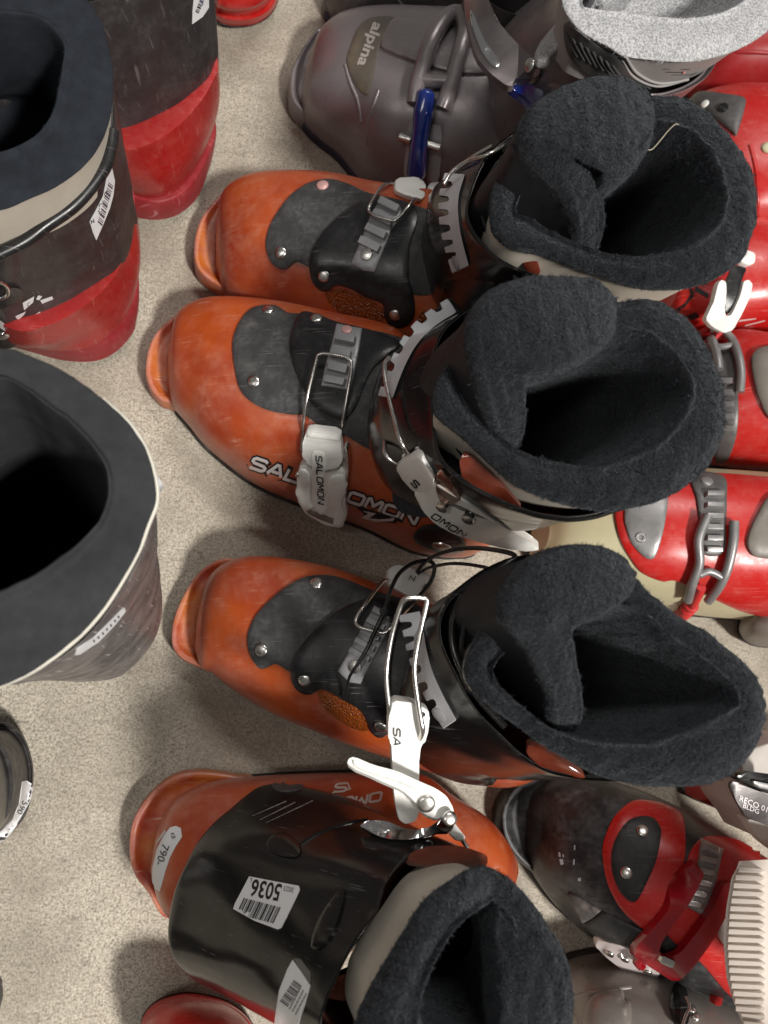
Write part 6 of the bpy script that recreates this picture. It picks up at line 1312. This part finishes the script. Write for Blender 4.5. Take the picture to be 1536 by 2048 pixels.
def boot_r5():
    BT = mat('black_toe_shell', (0.018, 0.018, 0.019), 0.34, 0.5, dust=0.8, dustcol=(0.17, 0.168, 0.17), scratch=0.35, bump=0.08)
    th, S = simple_boot('black toed ski boot with a red oval panel and clear red buckle', (1250, 1740),
        [((1056, 1692), (1062, 1628), 50, 26, 30), ((1075, 1750), (1090, 1582), 70, 30, 40), ((1110, 1803), (1140, 1558), 86, 34, 46), ((1145, 1843), (1200, 1556), 100, 36, 52), ((1192, 1882), (1275, 1578), 112, 38, 56), ((1262, 1922), (1350, 1612), 122, 40, 60), ((1342, 1962), (1430, 1660), 132, 40, 62), ((1432, 2002), (1530, 1722), 140, 40, 62), ((1530, 2040), (1630, 1790), 138, 40, 60)], BT,
        lugpoly=[(1010, 1672), (1005, 1640), (1010, 1608), (1030, 1578), (1062, 1563), (1110, 1562), (1110, 1765), (1066, 1742), (1030, 1708)], soletop=12)
    S2 = Surf(); S2.V = list(S.V); S2.F = list(S.F)
    ov = [(1206, 1695), (1213, 1667), (1230, 1633), (1262, 1606), (1297, 1605), (1335, 1615), (1362, 1634), (1368, 1667), (1368, 1716), (1357, 1765), (1340, 1814), (1321, 1848), (1297, 1859), (1265, 1838), (1237, 1807), (1216, 1765), (1208, 1727)]
    patch(th, 'red_panel', [(1388, 1690), (1443, 1676), (1536, 1704), (1600, 1748), (1600, 2020), (1500, 2010), (1457, 1985), (1401, 1922), (1330, 1860), (1352, 1790)], S, RED, thick=2.0, put=S2, round_px=8, step=10, grid_step=13)
    patch(th, 'red_panel', ov, S, RED, thick=3.2, put=S2, round_px=9)
    patch(th, 'toe_plate', [(1223, 1716), (1230, 1681), (1251, 1647), (1276, 1634), (1304, 1636), (1319, 1654), (1321, 1674), (1311, 1723), (1293, 1765), (1276, 1797), (1262, 1802), (1241, 1783), (1227, 1751)], S2, RUBD, thick=1.4, round_px=5, put=S2)
    for p in ((1285, 1662), (1253, 1745)): disc(th, 'screw', p, S2, 4.2, STEEL, h=1.4)
    patch(th, 'side_facet', [(1136, 1784), (1150, 1790), (1202, 1820), (1186, 1834), (1168, 1843), (1150, 1815)], S, mat('scuffed_facet', (0.05, 0.049, 0.05), 0.5, dust=0.5), thick=3.0, round_px=6, smooth=False)
    patch(th, 'side_panel', [(1168, 1847), (1206, 1822), (1250, 1842), (1299, 1864), (1262, 1890), (1216, 1878)], S, RUBD, thick=3.0, round_px=6, smooth=False)
    decal(th, 'paint_chip', [[(1117, 1704), (1121, 1705), (1122, 1714), (1118, 1713)], [(1119, 1718), (1126, 1718), (1128, 1728), (1122, 1730)], [(1147, 1718), (1150, 1719), (1149, 1730), (1146, 1729)], [(1148, 1690), (1151, 1690), (1151, 1700), (1148, 1700)], [(1156, 1756), (1162, 1755), (1162, 1762), (1156, 1762)], [(1125, 1708), (1128, 1709), (1128, 1715), (1126, 1714)]], S, mat('paint_chip', (0.40, 0.42, 0.48), 0.6), lift=0.3)
    S3 = Surf(); S3.V = list(S2.V); S3.F = list(S2.F)
    rk = patch(th, 'buckle_rack', [(1401, 1678), (1445, 1699), (1432, 1760), (1405, 1831), (1373, 1812), (1392, 1745)], S2, GREYB, thick=2.0, smooth=False, put=S3, round_px=4)
    comb_teeth(th, strip_quads((1424, 1690), (1390, 1820), 22, 17, 6, fill=0.62), S3, 3.8, mat('polished_grey', (0.42, 0.40, 0.39), 0.3, metal=0.6, bump=0.05), rk, taper=0.8)
    b = prism(th, 'buckle', [on(S3, p, 9) for p in ((1374, 1738), (1384, 1729), (1396, 1735), (1400, 1748), (1392, 1772), (1368, 1808), (1340, 1842), (1322, 1868), (1318, 1885), (1340, 1894), (1360, 1886), (1390, 1850), (1420, 1808), (1438, 1768), (1456, 1768), (1460, 1780), (1446, 1822), (1420, 1868), (1388, 1912), (1362, 1936), (1346, 1936), (1320, 1920), (1290, 1902), (1273, 1890), (1275, 1874), (1300, 1850), (1335, 1806), (1360, 1768))], (0, 0, -7), REDCL, bevel=1.6)
    prism(th, 'pivot_block', [on(S3, p, 11) for p in ((1324, 1886), (1350, 1898), (1346, 1910), (1320, 1898))], (0, 0, -4), STEEL, bevel=0.8, parent=b)
    wire(th, 'red_connector', [P(1282, 1912, 92), P(1276, 1922, 88), P(1282, 1930, 84)], 4.0, REDCL, parent=b)
    base = prism(th, 'buckle_base', pwc(S, 4, (1195, 1876, 62), (1216, 1886, 64), (1244, 1892, 66), (1276, 1906, 66), (1307, 1924, 66), (1321, 1934, 64), (1319, 1950, 60), (1307, 1962, 56), (1279, 1957, 54), (1244, 1940, 54), (1209, 1912, 54), (1190, 1894, 56)), (1, 3, -6), mat('pale_pinkish_plastic', (0.62, 0.56, 0.55), 0.35, vary=0.06), bevel=1.8)
    SB = osurf(th, base)
    for p in ((1220, 1906), (1250, 1917), (1295, 1942)): disc(th, 'screw', p, SB, 3.4, STEEL, h=1.6, parent=base)
    wire(th, 'wire_clip', [P(1262, 1886, 74), P(1263, 1900, 74), P(1256, 1914, 72), P(1246, 1916, 72), P(1240, 1902, 72)], 1.0, STEEL, parent=base)
    # ribbed cream spoiler at the cuff of the same boot
    cu = Thing('ski_boot', 'boot cuff faced with cream ridged plastic in the lower right corner', 'ski boot', P(1560, 1900, 0))
    zt = 205
    Lx = lambda y: float(np.interp(y, [1728, 1755, 1814, 1884, 1954, 2006, 2048, 2110], [1481, 1467, 1457, 1452, 1457, 1471, 1488, 1520]))
    G = []
    for y in np.linspace(1722, 2110, 24):
        G.append([P(Lx(y) - 1 + 8, y, zt - 60), P(Lx(y) - 1, y, zt - 8), P(Lx(y) + 3, y, zt), P(1540, y - 3, zt + 12), P(1620, y - 5, zt + 16), P(1700, y, zt), P(1720, y, zt - 60)])
    gg = grid(np.array(G), 60, 30); V = gg.reshape(-1, 3); F = gfaces(60, 30)
    if np.cross(V[F[600][1]] - V[F[600][0]], V[F[600][2]] - V[F[600][0]])[2] < 0: F = [f[::-1] for f in F]
    CRM = mat('cream_ridged_plastic', (0.60, 0.53, 0.47), 0.5, vary=0.05, dust=0.2, dustcol=(0.42, 0.36, 0.32), bump=0.05)
    cu.add('cuff', V, F, CRM, angle=60); SC_ = Surf().put(V, F)
    for k in range(24):
        y = 1735 + k * 15.2; x = Lx(y)
        lump(cu, 'rib', [(x + 1, y - 1), (1524 + 4 * (k % 2), y + 3), (1532, y + 9), (1524, y + 12.0), (x, y + 10)], SC_, 3.2, CRM, taper=0.94, bevel=0.4)
    patch(cu, 'round_cap', [(1432, 1850), (1436, 1815), (1446, 1800), (1456, 1800), (1458, 1890), (1446, 1886), (1436, 1872)], S2, CRM, thick=9.0, round_px=8)
boot_r5()

def boot_r6():
    th = Thing('ski_boot', 'red boot with a dark steel strap buckle at the right border above the cream ridges', 'ski boot', P(1500, 1590, 0))
    V, F, nb, fb = lower_shell([((1392, 1598), (1396, 1560), 46, 26, 30), ((1412, 1608), (1414, 1530), 62, 30, 36), ((1440, 1620), (1444, 1510), 78, 32, 42), ((1486, 1636), (1490, 1500), 92, 36, 48), ((1560, 1662), (1560, 1500), 104, 40, 52), ((1660, 1690), (1660, 1500), 110, 40, 52)])
    th.add('lower_shell', V, F, RED, angle=70); S = Surf().put(V, F); sole(th, nb, fb)
    b = prism(th, 'cuff', pw((1490, 1500, 190), (1560, 1480, 190), (1640, 1480, 190), (1640, 1700, 180), (1560, 1700, 180), (1536, 1655, 184), (1510, 1628, 188), (1494, 1575, 190), (1484, 1540, 190)), (4, 4, -60), mat('pale_taupe_fabric', (0.42, 0.38, 0.35), 0.6, vary=0.08, bump=0.1), bevel=4)
    k = prism(th, 'buckle', pw((1458, 1572, 206), (1466, 1560, 208), (1536, 1590, 208), (1570, 1604, 208), (1570, 1668, 202), (1536, 1652, 202), (1490, 1634, 202), (1474, 1604, 204)), (2, 0, -5), mat('dark_steel', (0.09, 0.082, 0.082), 0.38, metal=0.7, scratch=0.3, bump=0.05), bevel=1.0)
    prism(th, 'strap_slot', pw((1470, 1556, 211), (1484, 1541, 212), (1570, 1552, 212), (1570, 1598, 210), (1530, 1584, 210)), (0, 0, -8), BLKG, bevel=1.2, parent=k)
    prism(th, 'crossbar', pw((1505, 1560, 214), (1560, 1572, 214), (1560, 1586, 213), (1512, 1574, 213)), (0, 0, -4), GREYB, bevel=1.0, parent=k)
    SK = osurf(th, k)
    eng = mat('embossed_print', (0.42, 0.38, 0.38), 0.35, metal=0.5)
    text_on(th, 'lettering', 'RECO 01', (1477, 1600), (15, 6.5), (3.5, -15), SK, eng, parent=k, lift=0.3)
    text_on(th, 'lettering', 'BLDG', (1484, 1614), (13, 5.5), (3.5, -13), SK, eng, parent=k, lift=0.3)
    prism(th, 'strap', pw((1492, 1636, 190), (1540, 1652, 190), (1570, 1665, 190), (1570, 1720, 170), (1530, 1690, 172), (1508, 1664, 178)), (0, 2, -10), mat('grey_strap', (0.48, 0.44, 0.41), 0.6), bevel=2)
boot_r6()

def boot_r7():
    GT = mat('warm_grey_shell', (0.20, 0.18, 0.165), 0.30, 0.5, metal=0.3, dust=0.2, dustcol=(0.3, 0.27, 0.24), scratch=0.2)
    th, S = simple_boot('warm grey boot toe at the bottom edge right of the upturned mate', (1290, 2060),
        [((1120, 2100), (1126, 1995), 56, 26, 30), ((1150, 2140), (1155, 1948), 78, 30, 40), ((1230, 2165), (1240, 1931), 98, 34, 48), ((1320, 2175), (1340, 1938), 110, 36, 52), ((1410, 2180), (1430, 1962), 118, 38, 54), ((1500, 2185), (1520, 2000), 122, 38, 54)], GT)
    wire(th, 'moulded_rib', [on(S, p, -0.2) for p in ((1135, 1998), (1180, 1986), (1230, 1978), (1262, 1974))], 1.8, GT)
    patch(th, 'moulded_panel', [(1174, 2048), (1176, 2012), (1192, 1992), (1220, 1982), (1246, 1986), (1250, 2004), (1262, 2010), (1260, 2060), (1230, 2075), (1190, 2070)], S, GT, thick=5, round_px=14)
    bk = prism(th, 'buckle', [on(S, p, 6) for p in ((1352, 1980), (1372, 1990), (1376, 2050), (1350, 2060), (1340, 2020))], (0, 0, -5), BLKG, bevel=1.2)
    wire(th, 'bail', [on(S, p, 8) for p in ((1366, 2008), (1372, 2024), (1364, 2040), (1358, 2056))], 1.1, STEEL, parent=bk)
    for p in ((1383, 2020), (1390, 2034)): disc(th, 'screw', p, S, 3.0, STEEL, h=2.0, parent=bk)
    prism(th, 'red_tab', [on(S, p, 9) for p in ((1428, 2000), (1438, 2012), (1434, 2028), (1420, 2026), (1422, 2010))], (0, 0, -6), mat('red_rubber', (0, 0, 0)), bevel=1.0, parent=bk)
boot_r7()

def litter():
    th = Thing('straw', 'pale dry grass stem caught on the fleece of the rearmost orange boot', 'straw', P(1325, 275, 290))
    th.add('stem', *tube_vf(cr(pw((1296, 300, 316), (1305, 298, 316), (1318, 284, 316), (1336, 262, 315), (1350, 249, 314), (1357, 249, 314)), 40), 0.00028, 6), mat('straw_pale', (0.36, 0.32, 0.24), 0.7))
litter()
